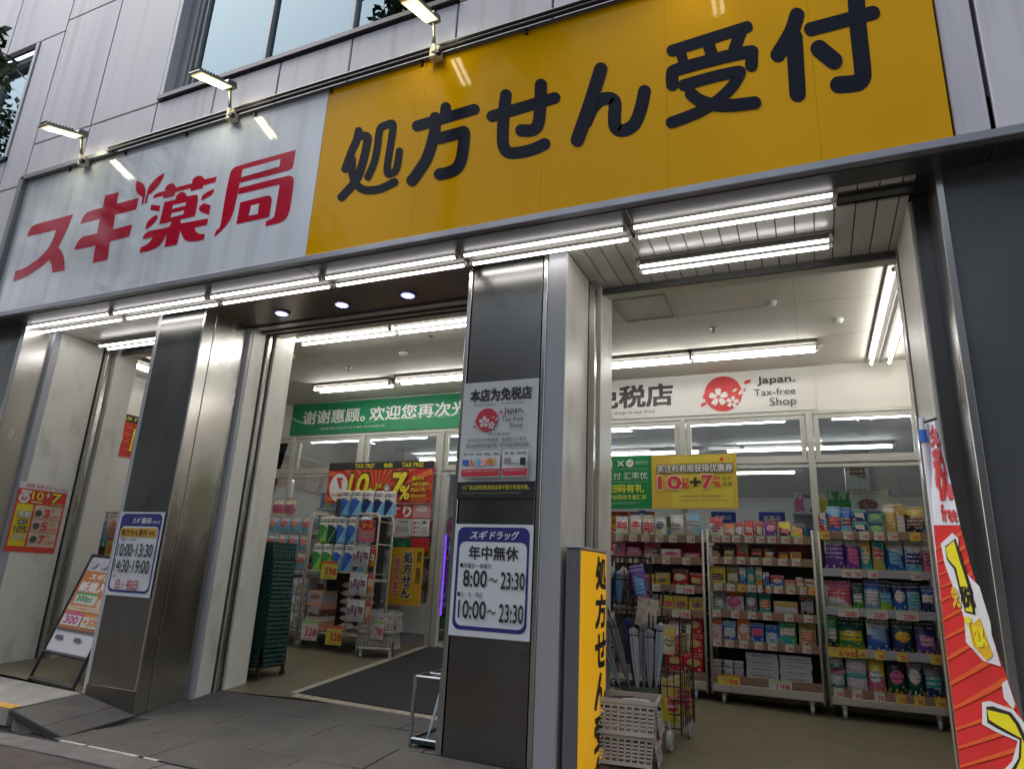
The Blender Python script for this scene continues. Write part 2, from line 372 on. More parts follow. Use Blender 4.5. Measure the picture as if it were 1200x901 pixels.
# ================================================================== THE SETTING: ground
def gz(x, y):            # outside ground level
    if y >= 4.2: return fz(x, y)
    z = fz(x, 4.2) if x > -5.1 else -.11
    t = min(1, (4.2-y)/.9)
    z = z*(1-t)+(-.088)*t
    if x < -4.75: z = z - .035*min(1, (-4.75-x)/1.0)*min(1, t*1.4)
    return z
XS = [-60,-20,-12,-9,-7.5,-6.5,-5.9,-5.3,-4.8,-4.3,-3.5,-2.5,-1.5,-.5,.8,3,8,20,60]
YS = [-2.2,-1,0,1,2,2.6,3.14]
mb = MB()
mb.add([(x,y,gz(x,y)-.012) for y in YS for x in XS], [(j*len(XS)+i, j*len(XS)+i+1, (j+1)*len(XS)+i+1, (j+1)*len(XS)+i) for j in range(len(YS)-1) for i in range(len(XS)-1)])
struct(mb.build('pavement', M_ASPH))
struct(MB().add([(-300,-300,-.32),(300,-300,-.32),(300,300,-.32),(-300,300,-.32)], [(0,1,2,3)]).build('ground', mat('far_ground', (.09,.085,.08), .9)))
struct(B(-80,80,-12,-2.2,-.34,-.27).build('road', mat('road_asphalt', (.05,.05,.05), .8, 0, .2, 5)))
kerb = struct(bpy.data.objects.new('kerb', None)); COL.objects.link(kerb); kerb['_w'] = [0,0,0]
for i in range(-8, 6): B(i*1.2,i*1.2+1.19,-2.35,-2.2,-.34,-.09).build('kerb_stone', M_GUTTER, kerb, bevel=.012)
# gutter slabs along the shop apron
gut = struct(bpy.data.objects.new('gutter', None)); COL.objects.link(gut); gut['_w'] = [0,0,0]
def slabmesh(x0, x1, y0, y1, zf, th=.05, dz=0):
    t = [(x0,y0,zf(x0,y0)+dz),(x1,y0,zf(x1,y0)+dz),(x1,y1,zf(x1,y1)+dz),(x0,y1,zf(x0,y1)+dz)]
    return MB().hexa([(a,b,c-th) for a,b,c in t], t)
x = -9.3
while x < 2.6:
    slabmesh(x, x+.694, 3.15, 3.36, gz, dz=random.uniform(-.002,.002)).build('gutter_slab', M_GUTTER, gut, bevel=.004); x += .7
m_strip = mat('white_joint_strip', (.5,.48,.42), .6, 0, .2, 20)
for a, b in ((-4.72,-4.47),(-4.44,-3.98),(-3.92,-3.8)):
    slabmesh(a, b, 3.362, 3.385, gz, .03, .002).build('joint_strip', m_strip, gut)
MB().add([(x,y,gz(x,y)-.02) for y in (3.1,3.45) for x in (-9.4,-6,-5,-4,-2,0,2.6)], [(i,i+1,i+8,i+7) for i in range(6)]).build('gutter_bed', M_BLACK, gut)
# apron of grey stone slabs in front of and inside the doorway
apron = struct(bpy.data.objects.new('entrance_paving', None)); COL.objects.link(apron); apron['_w'] = [0,0,0]
rows = [(3.39,3.79),(3.796,4.19),(4.196,4.6),(4.606,5.02)]
for j, (y0, y1) in enumerate(rows):
    x = -5.1 if j >= 2 else -4.82
    first = True
    while x < .74:
        w = .9 - (.45 if (first and j % 2) else 0)
        x1 = min(x+w, 2.6 if j < 2 else .75)
        if not (j >= 2 and x1 < -5): slabmesh(x, x1-.008, y0, y1-.003, gz, dz=random.uniform(-.0012,.0012)).build('paving_slab', M_SLAB, apron, bevel=.003)
        x = x1; first = False
for j, (y0, y1) in enumerate(rows[:2]):
    for x in (.8, 1.7): slabmesh(x, x+.894, y0, y1, gz).build('paving_slab', M_SLAB, apron, bevel=.003)
MB().add([(x,y,gz(x,y)-.03) for y in (3.3,3.8,4.2,4.7,5.1) for x in (-5.3,-4.8,-4,-3,-2,-1,0,.8,2.7)], [(j*9+i,j*9+i+1,j*9+i+10,j*9+i+9) for j in range(4) for i in range(8)]).build('slab_bed', M_BLACK, apron)
# the ramp plate between the raised left doorstep and the apron
ramp = struct(bpy.data.objects.new('entrance_ramp', None)); COL.objects.link(ramp); ramp['_w'] = [0,0,0]
TL, BL, BR, RR = Vector((-5.725,4.2,0)), Vector((-5.67,3.617,-.045)), Vector((-4.81,3.437,-.089)), Vector((-5.06,4.2,-.094))
def lerp4(u, v): return (BL*(1-u)+BR*u)*(1-v)+(TL*(1-u)+RR*u)*v
for (u0,u1,v0,v1) in ((0,.62,.34,1),(0,.62,0,.33),(.63,1,.34,1),(.63,1,0,.33)):
    q = [lerp4(u0,v0),lerp4(u1,v0),lerp4(u1,v1),lerp4(u0,v1)]
    MB().hexa([p-Vector((0,0,.05)) for p in q], q).build('ramp_slab', M_SLAB, ramp, bevel=.003)
d = Vector((0,-.012,0))
MB().hexa([BL+d*2-Vector((0,0,.03)),BR+d-Vector((0,0,.02)),BR-Vector((0,0,.02)),BL-Vector((0,0,.03))],[BL+d*2+Vector((0,0,.004)),BR+d+Vector((0,0,.004)),BR+Vector((0,0,.004)),BL+Vector((0,0,.004))]).build('ramp_edge', M_BLACK, ramp)
MB().hexa([BL+Vector((0,.02,-.14)),BR+Vector((0,.02,-.09)),BR+Vector((0,.3,-.09)),BL+Vector((0,.3,-.14))],[BL+Vector((0,.02,-.03)),BR+Vector((0,.02,-.02)),BR+Vector((0,.3,-.02)),BL+Vector((0,.3,-.03))]).build('ramp_side', M_GUTTER, ramp)
# raised doorstep of the left doorway
step = struct(bpy.data.objects.new('doorstep', None)); COL.objects.link(step); step['_w'] = [0,0,0]
x = -9.3
while x < -5.8:
    x1 = min(x+1.2, -5.73)
    t = [(x,3.63,-.045),(x1-.005,3.63,-.045),(x1-.005,4.2,.0+.02*(-5.7-x1)),(x,4.2,.02*(-5.7-x))]
    MB().hexa([(a,b,c-.12) for a,b,c in t], t).build('step_slab', M_SLAB2, step, bevel=.004); x = x1
MB().hexa([(-9.3,3.632,-.042),(-5.73,3.632,-.042),(-5.73,3.72,-.035),(-9.3,3.72,-.035)],[(-9.3,3.63,-.039),(-5.73,3.63,-.039),(-5.73,3.72,-.032),(-9.3,3.72,-.032)]).build('yellow_marking', M_YELLOWP, step)
B(-9.3,-5.72,3.655,4.2,-.3,-.16).build('step_base', M_GUTTER, step)
# inner floors
def floor_sheet(xs, ys, dz=0.0):
    n = len(xs)
    return MB().add([(x,y,fz(x,y)+dz) for y in ys for x in xs], [(j*n+i,j*n+i+1,(j+1)*n+i+1,(j+1)*n+i) for j in range(len(ys)-1) for i in range(n-1)])
_f = struct(floor_sheet([-9,-8.4,-7.28,-6.5,-5.72,-5.4,-5.12], [4.2,4.6,5.0,5.4,6,6.6,7.2,7.9], .001).build('shop_floor', M_FLOOR))
_xs = [-5.12,-4.9,-4.6,-4.2,-3.7,-3.2,-2.7,-2.2,-1.6]
struct(floor_sheet(_xs, [5.03,5.3,5.6,6,6.5,7,7.5,7.9], .002).build('shop_floor', M_FLOOR))
struct(floor_sheet([-1.6,-1.2,-.6,0,.6,1.2], [4.6,5.03,5.6,6.3,7,7.9], .003).build('shop_floor', M_FLOOR))
struct(floor_sheet([-1.6,-1.2,-.6,0,.72], [4.2,4.62], .006).build('threshold', M_SLAB))
# doormat with its tile border
mc, mbk = Vector((-4.254,5.16,0)), Vector((-4.515,7.88,0))
def matpt(u, v, dz):
    l = mc*(1-v)+mbk*v; r = Vector((-2.1,5.0,0))*(1-v)+Vector((-2.4,7.88,0))*v
    p = l*(1-u)+r*u; return (p.x, p.y, fz(p.x,p.y)+dz)
dm = MB().grid(lambda u, v: matpt(u, v, .009), 8, 10).build('doormat', M_MAT, loc=(0,0,0))
tag(dm, 'large charcoal doormat leading to the shop door in the middle doorway', 'doormat')
for i in range(22):
    a = i/22; b = (i+.93)/22
    q = [matpt(a,-.035,.005), matpt(b,-.035,.005), matpt(b,-.004,.005), matpt(a,-.004,.005)]
    MB().hexa([(x,y,z-.01) for x,y,z in q], q).build('border_tile', M_STRIP, _f)
for i in range(26):
    a = i/26; b = (i+.96)/26
    q = [matpt(-.045,a,.005), matpt(-.004,a,.005), matpt(-.004,b,.005), matpt(-.045,b,.005)]
    MB().hexa([(x,y,z-.01) for x,y,z in q], q).build('border_tile', M_STRIP, _f)

# ================================================================== THE BUILDING
bld = thing('pharmacy_building', 'street front of lilac grey metal panels with steel pillars and three open shop doorways', 'building', (0, 3.73, 0))
YF = 3.73
def panel(x0, x1, z0, z1, y=YF, name='wall_panel', m=M_PANEL, g=.008):
    return B(x0+g, x1-g, y, y+.05, z0+g, z1-g).build(name, m, bld, bevel=.004)
ROWS = [5.15, 5.54]
# sub-frame behind the joints
B(-14,1.4,YF+.03,YF+.12,3.41,5.5).build('wall_backing', M_JOINT, bld)
B(-8.2,-5.765,YF+.03,YF+.12,5.5,13).build('wall_backing', M_JOINT, bld)
B(-2.31,12,YF+.03,YF+.12,5.5,13).build('wall_backing', M_JOINT, bld)
B(-14,-8.2,YF+.03,YF+.12,7.2,13).build('wall_backing', M_JOINT, bld)
B(-5.77,-2.3,YF+.03,YF+.12,8.2,13).build('wall_backing', M_JOINT, bld)
B(-14,-9.9,YF+.03,YF+.12,5.4,7.3).build('wall_backing', M_JOINT, bld)
jx = [-12.9,-11.9,-10.9,-9.9,-8.9,-7.75,-6.785,-5.765,-4.955,-4.16,-3.36,-2.535,-2.32,-1.5,-.7,.1,1.02,2.0,3.0,4.2]
for a, b in zip(jx[:-1], jx[1:]):
    if b <= 1.03 and a > -7.8: panel(a, b, 5.02, 5.54)
for a, b in ((-9.9,-8.9),(-8.9,-8.2)): panel(a, b, 5.02, 5.44)
panel(-8.2,-7.75,5.02,7.12)
for a, b in zip(jx[:-1], jx[1:]):
    if a >= -7.76 and b <= -5.7:
        panel(a, b, 5.54, 7.27); panel(a, b, 7.27, 9.2); panel(a, b, 9.2, 11.2)
    if a >= -2.33:
        for z0, z1 in ((5.54,7.27),(7.27,9.2),(9.2,11.2)): panel(a, b, z0, z1)
    if b < -7.7:
        for z0, z1 in ((7.12,9.0),(9.0,11.2)): panel(a, b, z0, z1)
for a, b in ((-5.765,-4.53),(-4.53,-3.5),(-3.5,-2.55),(-2.55,-2.32)): panel(a, b, 8.2, 9.6)
# right flank panels over the dark wall and left end beyond the sign
panel(.845,1.02,3.47,5.54); 
for a, b in ((1.03,2.0),(2.0,3.0),(3.0,4.2)): panel(a, b, 3.47, 5.54)
panel(-9.0,-7.66,3.47,5.02); panel(-11,-9,3.47,5.02)
# upper windows
def window(x0, x1, z0, z1, mull, glass_y=.16):
    w = B(x0, x0+.05, YF-.012, YF+.2, z0, z1).build('window', M_PANEL, bld)
    f = MB()
    f.box(x0+.05,x0+.17,YF+.09,YF+.2,z0+.05,z1); f.box(x1-.17,x1-.05,YF+.09,YF+.2,z0+.05,z1)
    f.box(x0+.17,x1-.17,YF+.1,YF+.19,z0+.05,z0+.1); f.box(x0+.17,x1-.17,YF+.1,YF+.19,z1-.08,z1)
    f.box(x0+.17,x0+.21,YF+.11,YF+.21,z0+.1,z1-.08); f.box(x0+.235,x0+.26,YF+.13,YF+.21,z0+.1,z1-.08)
    f.build('window_frame', M_GREYBLUE, w)
    B(x1-.05,x1,YF-.012,YF+.2,z0,z1).build('window_jamb', M_PANEL, w)
    B(x0,x1,YF-.03,YF+.2,z0-.002,z0+.045).build('window_sill', mat('dark_sill', (.1,.1,.11), .4, .5), w)
    xs = [x0+.2]+mull+[x1-.2]
    for a, b in zip(xs[:-1], xs[1:]):
        B(a+.012,b-.012,YF+glass_y,YF+glass_y+.008,z0+.08,z1-.06).build('pane', M_WINGLASS, w)
    for a in mull: B(a-.014,a+.014,YF+.12,YF+.2,z0+.08,z1-.06).build('mullion', M_GREYBLUE, w)
    B(x0+.02,x1-.02,YF+.215,YF+.225,z0-.0,z1+.1).build('blind', mat('window_blind', (.78,.85,.87), .8, 0, .05, 1), w)
    B(x0+.02,x1-.02,YF+.24,YF+.36,z0-.1,z1+.1).build('room_wall', M_BLACK, w)
window(-5.75, -2.335, 5.56, 8.2, [-4.53, -3.5])
window(-9.88, -8.215, 5.44, 7.1, [-9.1])
# fascia trim, soffit, conduit
B(-14,4.2,3.7,3.76,3.41,3.462).build('fascia_trim', mat('fascia_trim_alu', (.3,.31,.34), .35, .5, .2, 1.5, (1,1,1)), bld, bevel=.004)
for a, b in ((-14,-11.4),(-11.4,-8.9),(-8.9,-6.28),(-6.28,-3.6),(-3.6,-.95),(-.95,1.02),(1.02,4.2)):
    B(a+.003,b-.003,3.76,3.93,3.404,3.43).build('soffit_panel', M_SOFFIT, bld, bevel=.002)
B(-14,12,3.76,3.9,3.43,3.7).build('soffit_backing', M_JOINT, bld)
cb = MB(); cb.tube([(-6.25,3.66,5.045),(4,3.66,5.035)], .016, 8); cb.tube([(-6.25,3.665,5.085),(4,3.665,5.075)], .022, 8)
cb.build('cable_conduit', M_DARK, bld)
B(-7.66,-6.2,3.66,3.73,5.025,5.075).build('sign_top_trim', mat('trim_grey', (.22,.23,.25), .4, .4), bld)
B(-6.2,.845,3.69,3.73,5.02,5.04).build('sign_top_trim', mat('trim_grey', (.22,.23,.25), .4, .4), bld)
for i, xx in enumerate((-6.9,-6.05,-5.2,-4.35,-3.5,-2.6,-1.7)): B(xx,xx+.02,3.69,3.712,4.985,5.03).build('trim_bracket', M_DARK, bld)
B(-7.7,-7.615,3.66,3.74,3.46,5.06).build('sign_side_trim', mat('trim_grey', (.22,.23,.25), .4, .4), bld, bevel=.004)
# dark wall on the right, its steel corner
B(.8,3.2,3.93,4.2,-.3,3.41).build('dark_wall', M_STONE, bld)
B(.762,.8,3.9,4.2,-.3,3.41).build('corner_strip', M_STEEL, bld, bevel=.003)
B(.69,.762,4.2,4.24,-.3,3.41).build('jamb_post', M_SOFFIT, bld)
# left wall beyond the first pillar
B(-9.3,-7.4,3.93,4.25,-.3,3.41).build('dark_wall', M_STONE, bld)
B(-7.4,-7.335,3.915,4.19,-.3,3.41).build('corner_strip', M_STEEL, bld, bevel=.003)
B(-7.335,-7.285,4.19,4.26,-.3,3.41).build('corner_strip', M_GREYBLUE, bld)
# jamb linings: white side panels, steel shutter rails, inner white panels
def jambs(xf, s, y0, y1, rail0, rail1, yin, xin, last):
    # s=+1: lining faces +X
    a, b = sorted((xf, xf-s*.05)); B(a,b,y0,y1,-.3,3.41).build('side_lining', M_WHITE, bld, bevel=.003)
    a, b = sorted((xf-s*.055, xf+s*.0)); B(a,b,y1+.01,yin-.03,-.3,3.405).build('rail_recess', M_JOINT, bld)
    a, b = sorted((rail0, rail1)); B(a,b,y1+.012,y1+.06,-.3,3.41).build('shutter_rail', M_STEEL, bld, bevel=.003)
    a, b = sorted((xin, xin-s*.16)); B(a,b,yin,last,-.3,3.54).build('inner_lining', M_WHITE, bld, bevel=.003)
jambs(-7.279, 1, 4.26, 4.74, -7.275, -7.20, 4.86, -7.2, 5.12)
jambs(-1.50, 1, 4.205, 4.72, -1.5, -1.448, 4.87, -1.44, 5.2)
jambs(.672, -1, 4.24, 4.84, .672, .66, 4.9, .69, 5.2)
# pillar between the left and middle doorways
p1 = thing('steel_pillar', 'left clad pillar of dark and bright steel carrying the narrow opening hours plate', 'pillar', (-5.4, 4.2, -.1))
B(-5.688,-5.12,4.2,4.24,-.2,3.412).build('front_panel', M_STEELDK, p1, bevel=.003)
B(-5.108,-5.096,4.2,4.32,-.25,3.412).build('side_panel', M_STEEL, p1, bevel=.002)
B(-5.116,-5.1,4.195,4.215,-.25,3.412).build('corner_strip', M_STEEL, p1, bevel=.002)
B(-5.108,-5.096,4.328,4.72,-.25,3.412).build('side_panel', M_STEEL, p1, bevel=.002)
B(-5.66,-5.12,4.24,4.72,-.2,3.412).build('core', M_JOINT, p1)
B(-5.745,-5.69,4.206,4.72,-.1,3.412).build('edge_strip', mat('pale_grey_strip', (.42,.44,.45), .4, 0, .08, 4), p1, bevel=.003)
B(-5.69,-5.095,4.19,4.2,-.2,.08).build('base_panel', mat('base_steel', (.15,.14,.13), .4, 1, .1, 5), p1, bevel=.002)
B(-5.108,-5.05,4.725,4.76,-.2,3.41).build('front_trim', M_GREYBLUE, p1, bevel=.002)
B(-5.108,-5.045,4.76,4.93,-.2,3.41).build('side_lining', M_WHITE, p1, bevel=.002)
B(-5.075,-5.01,4.945,4.985,-.2,3.41).build('shutter_rail', M_STEEL, p1, bevel=.003)
B(-5.1,-5.03,4.99,5.03,-.2,3.5).build('rail_recess', M_JOINT, p1)
B(-5.12,-5.0,5.03,5.3,-.2,3.54).build('inner_lining', M_WHITE, p1, bevel=.003)
B(-5.745,-5.12,4.72,5.28,-.1,3.54).build('core', M_WHITE, p1)
# middle pillar
p2 = thing('steel_pillar', 'middle clad pillar with the white tax free poster and big opening hours plate', 'pillar', (-1.95, 4.2, -.02))
B(-2.262,-1.69,4.2,4.24,-.2,3.412).build('front_panel', M_STEELDK, p2, bevel=.003)
B(-2.305,-2.272,4.195,4.75,-.2,3.412).build('corner_strip', M_STEEL, p2, bevel=.003)
B(-1.68,-1.648,4.195,4.4,-.2,3.412).build('corner_strip', M_STEEL, p2, bevel=.003)
B(-1.645,-1.505,4.2,4.25,-.2,3.412).build('front_trim', M_GREYBLUE, p2, bevel=.002)
B(-2.28,-1.55,4.24,5.2,-.2,3.54).build('core', M_JOINT, p2)
B(-2.272,-1.648,4.19,4.2,-.2,.0).build('base_panel', mat('base_steel', (.15,.14,.13), .4, 1, .1, 5), p2)
# ceilings of the doorways
def planks(x0, x1, y0, y1, z, step=.118):
    x = x0
    while x < x1-.01:
        B(x+.004, min(x+step,x1)-.004, y0, y1, z, z+.012).build('ceiling_plank', M_PLANK, bld); x += step
    B(x0,x1,y0,y1,z+.014,z+.02).build('plank_backing', M_JOINT, bld)
planks(-1.5,.68,4.18,4.9,3.412); planks(.27,.69,3.935,4.0,3.412)
planks(-7.28,-5.7,4.18,4.85,3.412)
for a, b in ((-1.5,.68),(-7.28,-5.7)):
    B(a,b,4.9,4.93,3.36,3.42).build('header_rail', M_SOFFIT, bld); B(a,b,4.93,5.08,3.39,3.42).build('header_trim', M_PLANK, bld)
    B(a,b,5.08,5.1,3.39,3.56).build('header_face', M_PLANK, bld)
B(.27,.69,4.0,4.13,3.41,3.44).build('shutter_track', M_SOFFIT, bld); B(.27,.69,4.03,4.05,3.4,3.41).build('shutter_track', M_BLACK, bld)
B(-5.1,-2.3,4.19,4.72,3.41,3.43).build('ceiling_panel', M_BRONZE, bld, bevel=.002)
B(-5.1,-2.3,4.725,4.74,3.395,3.43).build('header_rail', M_JOINT, bld)
for y0, y1, z, m in ((4.745,4.84,3.405,M_PLANK),(4.85,4.87,3.39,M_JOINT),(4.88,4.93,3.4,M_CREAMTUBE),(4.94,4.96,3.39,M_JOINT),(4.97,5.08,3.41,M_PLANK),(5.08,5.1,3.41,M_PLANK)):
    B(-5.1,-2.3,y0,y1,z,3.43 if y0 < 5.07 else 3.56).build('header_trim', m, bld)
B(-9.3,1.3,3.93,5.1,3.44,3.6).build('beam', M_JOINT, bld)
B(-9.3,1.3,5.08,8.0,3.54,3.6).build('ceiling', M_CEIL, bld)


h = MB()
for q in ((-1.53,-1.03,5.43,5.455),(-1.53,-1.03,5.975,6.0),(-1.53,-1.505,5.455,5.975),(-1.055,-1.03,5.455,5.975)): h.box(*q,3.53,3.539)
for (x, y) in ((-.2,5.9),(.35,6.5),(-4.2,6.2),(-5.6,5.9)):
    dt = MB(); dt.tube([(x,y,3.5),(x,y,3.52),(x,y,3.541)], [.035,.05,.055], 16); dt.build('smoke_detector', M_PAPER, bld, smooth=False)
for (x, y) in ((-.75,6.4),(-5.2,6.5),(-3.6,5.8)):
    MB().tube([(x,y,3.49),(x,y,3.53),(x,y,3.541)], [.012,.012,.035], 10).build('sprinkler', M_CHROME, bld)
for y in (5.99,6.9): B(-8.4,1.1,y-.002,y+.002,3.5385,3.5398).build('ceiling_joint', M_FIX, bld)
for x in (-7.2,-6.3,-5.4,-4.5,-3.6,-2.7,-1.8,-.9,0.0,.9): B(x-.0015,x+.0015,5.12,7.85,3.5388,3.5397).build('ceiling_joint', M_FIX, bld)
h.build('access_hatch', mat('hatch_frame', (.3,.28,.25), .5), bld)
# inner walls of the porch
B(1.12,1.2,4.9,8.0,-.2,3.54).build('inner_wall', M_WALLIN, bld)
B(.70,1.12,5.05,5.2,-.2,3.54).build('inner_wall', M_WALLIN, bld)
B(-8.55,-8.47,5.1,8.0,-.2,3.54).build('inner_wall', M_WALLIN, bld)
B(-8.47,-7.36,4.95,5.1,-.2,3.54).build('inner_wall', M_WALLIN, bld)
B(-8.47,1.12,7.9,7.98,3.0,3.54).build('inner_wall', M_WALLIN, bld)
B(-2.28,-1.6,5.2,5.26,-.2,3.54).build('inner_wall', M_WALLIN, bld)
# upper storey mass behind the facade keeps daylight out of the shop
B(-14,4.2,4.5,18,11.2,11.3).build('roof', M_JOINT, bld)
B(-14,12,3.9,4.4,3.6,5.0).build('beam', M_JOINT, bld)
B(-14,-9.3,3.93,4.2,-.3,3.41).build('dark_wall', M_STONE, bld)

# ================================================================== glazed partition at the back of the porch
gp = thing('glazed_partition', 'cream framed glass partition across the back of the porch', 'glass wall', (-3.7, 7.9, .1))
MX = [-8.46,-7.13,-5.87,-4.56,-3.25,-2.62,-1.32,.05,1.12]
B(-8.47,1.12,7.86,7.93,2.975,3.015).build('head_rail', M_ALU, gp, bevel=.003)
B(-8.47,1.12,7.85,7.93,2.385,2.42).build('transom_rail', M_ALU, gp, bevel=.003)
B(-8.47,1.12,7.85,7.93,2.44,2.475).build('transom_rail', M_ALU, gp, bevel=.003)

for xm in MX: B(xm-.035,xm+.035,7.84,7.94,0.1,3.0).build('mullion', M_ALU, gp, bevel=.003)
for a, b in zip(MX[:-1], MX[1:]):
    f = MB(); x0, x1, z0, z1 = a+.04, b-.04, 2.48, 2.97
    f.box(x0,x0+.055,7.87,7.91,z0,z1); f.box(x1-.055,x1,7.87,7.91,z0,z1); f.box(x0+.055,x1-.055,7.87,7.91,z0,z0+.045); f.box(x0+.055,x1-.055,7.87,7.91,z1-.045,z1)
    f.build('window_frame', M_ALU, gp)
    B(x0+.05,x1-.05,7.885,7.891,z0+.04,z1-.04).build('pane', M_GLASS, gp)
    if not (-3.3 < a < -2.7): B(a+.04,b-.04,7.885,7.891,.7,2.38).build('pane', M_GLASS, gp)
B(-8.47,-4.52,7.87,7.93,.1,.7).build('base_panel', mat('grey_base_panel', (.3,.31,.31), .35, .2, .06, 3), gp)
B(-2.62,1.12,7.87,7.93,.0,.7).build('base_panel', mat('grey_base_panel', (.3,.31,.31), .35, .2, .06, 3), gp)
B(-4.98,-4.6,7.855,7.87,.36,.73).build('lower_panel', mat('pale_panel', (.5,.52,.54), .4), gp)
B(-4.5,-4.42,7.82,7.9,.2,2.38).build('door_post', M_ALU, gp, bevel=.003)
B(-4.383,-4.373,7.83,7.85,.6,1.6).build('violet_strip', M_VIOLET, gp)  # thin upright strip beside the door post, glows violet
# the shop beyond the glass
shop = thing('shop_interior', 'bright shop room seen through the glass partition', 'room', (-3.7, 12, .1))
struct(B(-9.5,3,7.95,18,.0,.2).build('shop_floor', mat('shop_tile', (.42,.4,.36), .3)))
B(-9.5,3,7.98,18,3.3,3.35).build('ceiling', mat('shop_ceiling', (.7,.69,.7), .7), shop)
B(-9.5,3,17.9,18,.1,3.3).build('back_wall', mat('shop_wall', (.75,.74,.72), .7), shop)
B(-9.6,-9.5,7.98,18,.1,3.3).build('side_wall', mat('shop_wall', (.75,.74,.72), .7), shop)
B(3,3.1,7.98,18,.1,3.3).build('side_wall', mat('shop_wall', (.75,.74,.72), .7), shop)
GG = 'long shop shelves beyond the glass'
_pal = ['white','lightblue','pink','cream','blue','silver','red','green','lightpink','yellow']
def gondola(x0, x1, y, z1, label, seed, z0=.2, facing='y'):
    rnd = random.Random(seed); g = thing('shop_shelf', label, 'shelf', ((x0+x1)/2, y, z0), GG)
    B(x0,x1,y+.3,y+.34,z0,z1).build('back_panel', mat('gondola_white', (.55,.55,.55), .5), g)
    m = MB(); zs = [z0+.15+.33*k for k in range(int((z1-z0)/.33)+1) if z0+.15+.33*k < z1]
    for z in zs: B(x0,x1,y,y+.3,z-.025,z).build('shelf_board', mat('gondola_white', (.55,.55,.55), .5), g)
    for z in zs:
        x = x0+.03
        while x < x1-.12:
            w = rnd.uniform(.06,.14); hh = rnd.uniform(.14,.27); c = rnd.choice(_pal)
            m.box(x,x+w,y+.04,y+.2,z,z+hh,printmat(c,rnd.choice(_pal),rnd.choice(_pal),rnd.randint(0,4))); x += w+rnd.uniform(.005,.03)
    stuff(m.build('goods', None, g))
gondola(-7.1,-5.9,8.5,2.25,'white shelf of bottles just behind the glass left of the red banner',1)
gondola(-5.8,-4.6,8.9,1.9,'white shelf half hidden behind the red tax free banner',2)
gondola(-8.6,-7.3,9.3,1.9,'white shelf behind the leftmost lower pane',3)
gondola(-2.4,-1.4,9.6,1.9,'white shelf behind the green end of the coupon banner',4)
gondola(-.2,.9,8.7,2.15,'white shelf behind the rightmost lower pane under the hair colour boxes',5)
gondola(-1.1,-.4,10.5,1.8,'white shelf far behind the middle pane of the right doorway',6)
FG = 'fluorescent lights in the shop beyond the glass'
for k, (x0, y, n) in enumerate(((-8,9.2,2),(-5.2,9.2,2),(-2.6,9.2,2),(.3,9.2,1),(-7,11.2,2),(-4,11.2,2),(-1.2,11.2,2),(-6,13.5,2),(-2.6,13.5,2))):
    t = thing('ceiling_light', 'bare tube ceiling light beyond the glass, %s from the left in the %s row' % (ORD[k if k < 4 else k-4 if k < 7 else k-7], ('nearest','middle','far')[0 if k < 4 else 1 if k < 7 else 2]), 'light', (x0+1, y, 3.3), FG)
    B(x0,x0+1.2*n,y-.06,y+.06,3.25,3.3).build('fixture_body', M_FIX, t)
    MB().tube([(x0+.03,y-.0,3.22),(x0+1.2*n-.03,y-.0,3.22)], .016, 6).build('tube', M_TUBESHOP, t)
hb = thing('hair_colour_box', 'stacked hair colour cartons with a portrait photo on top of the shop cabinet', 'carton', (.55,8.3,2.0))
m = MB()
B(.38,.62,8.25,8.5,2.2,2.62).build('upper_carton', printmat('white','lightpink','brown',1), hb)
B(.42,.7,8.2,8.5,1.9,2.19).build('lower_carton', printmat('white','cream','maroon',2), hb)
B(.3,1.0,8.3,8.7,.2,1.89).build('cabinet', mat('gondola_white', (.55,.55,.55), .5), hb)

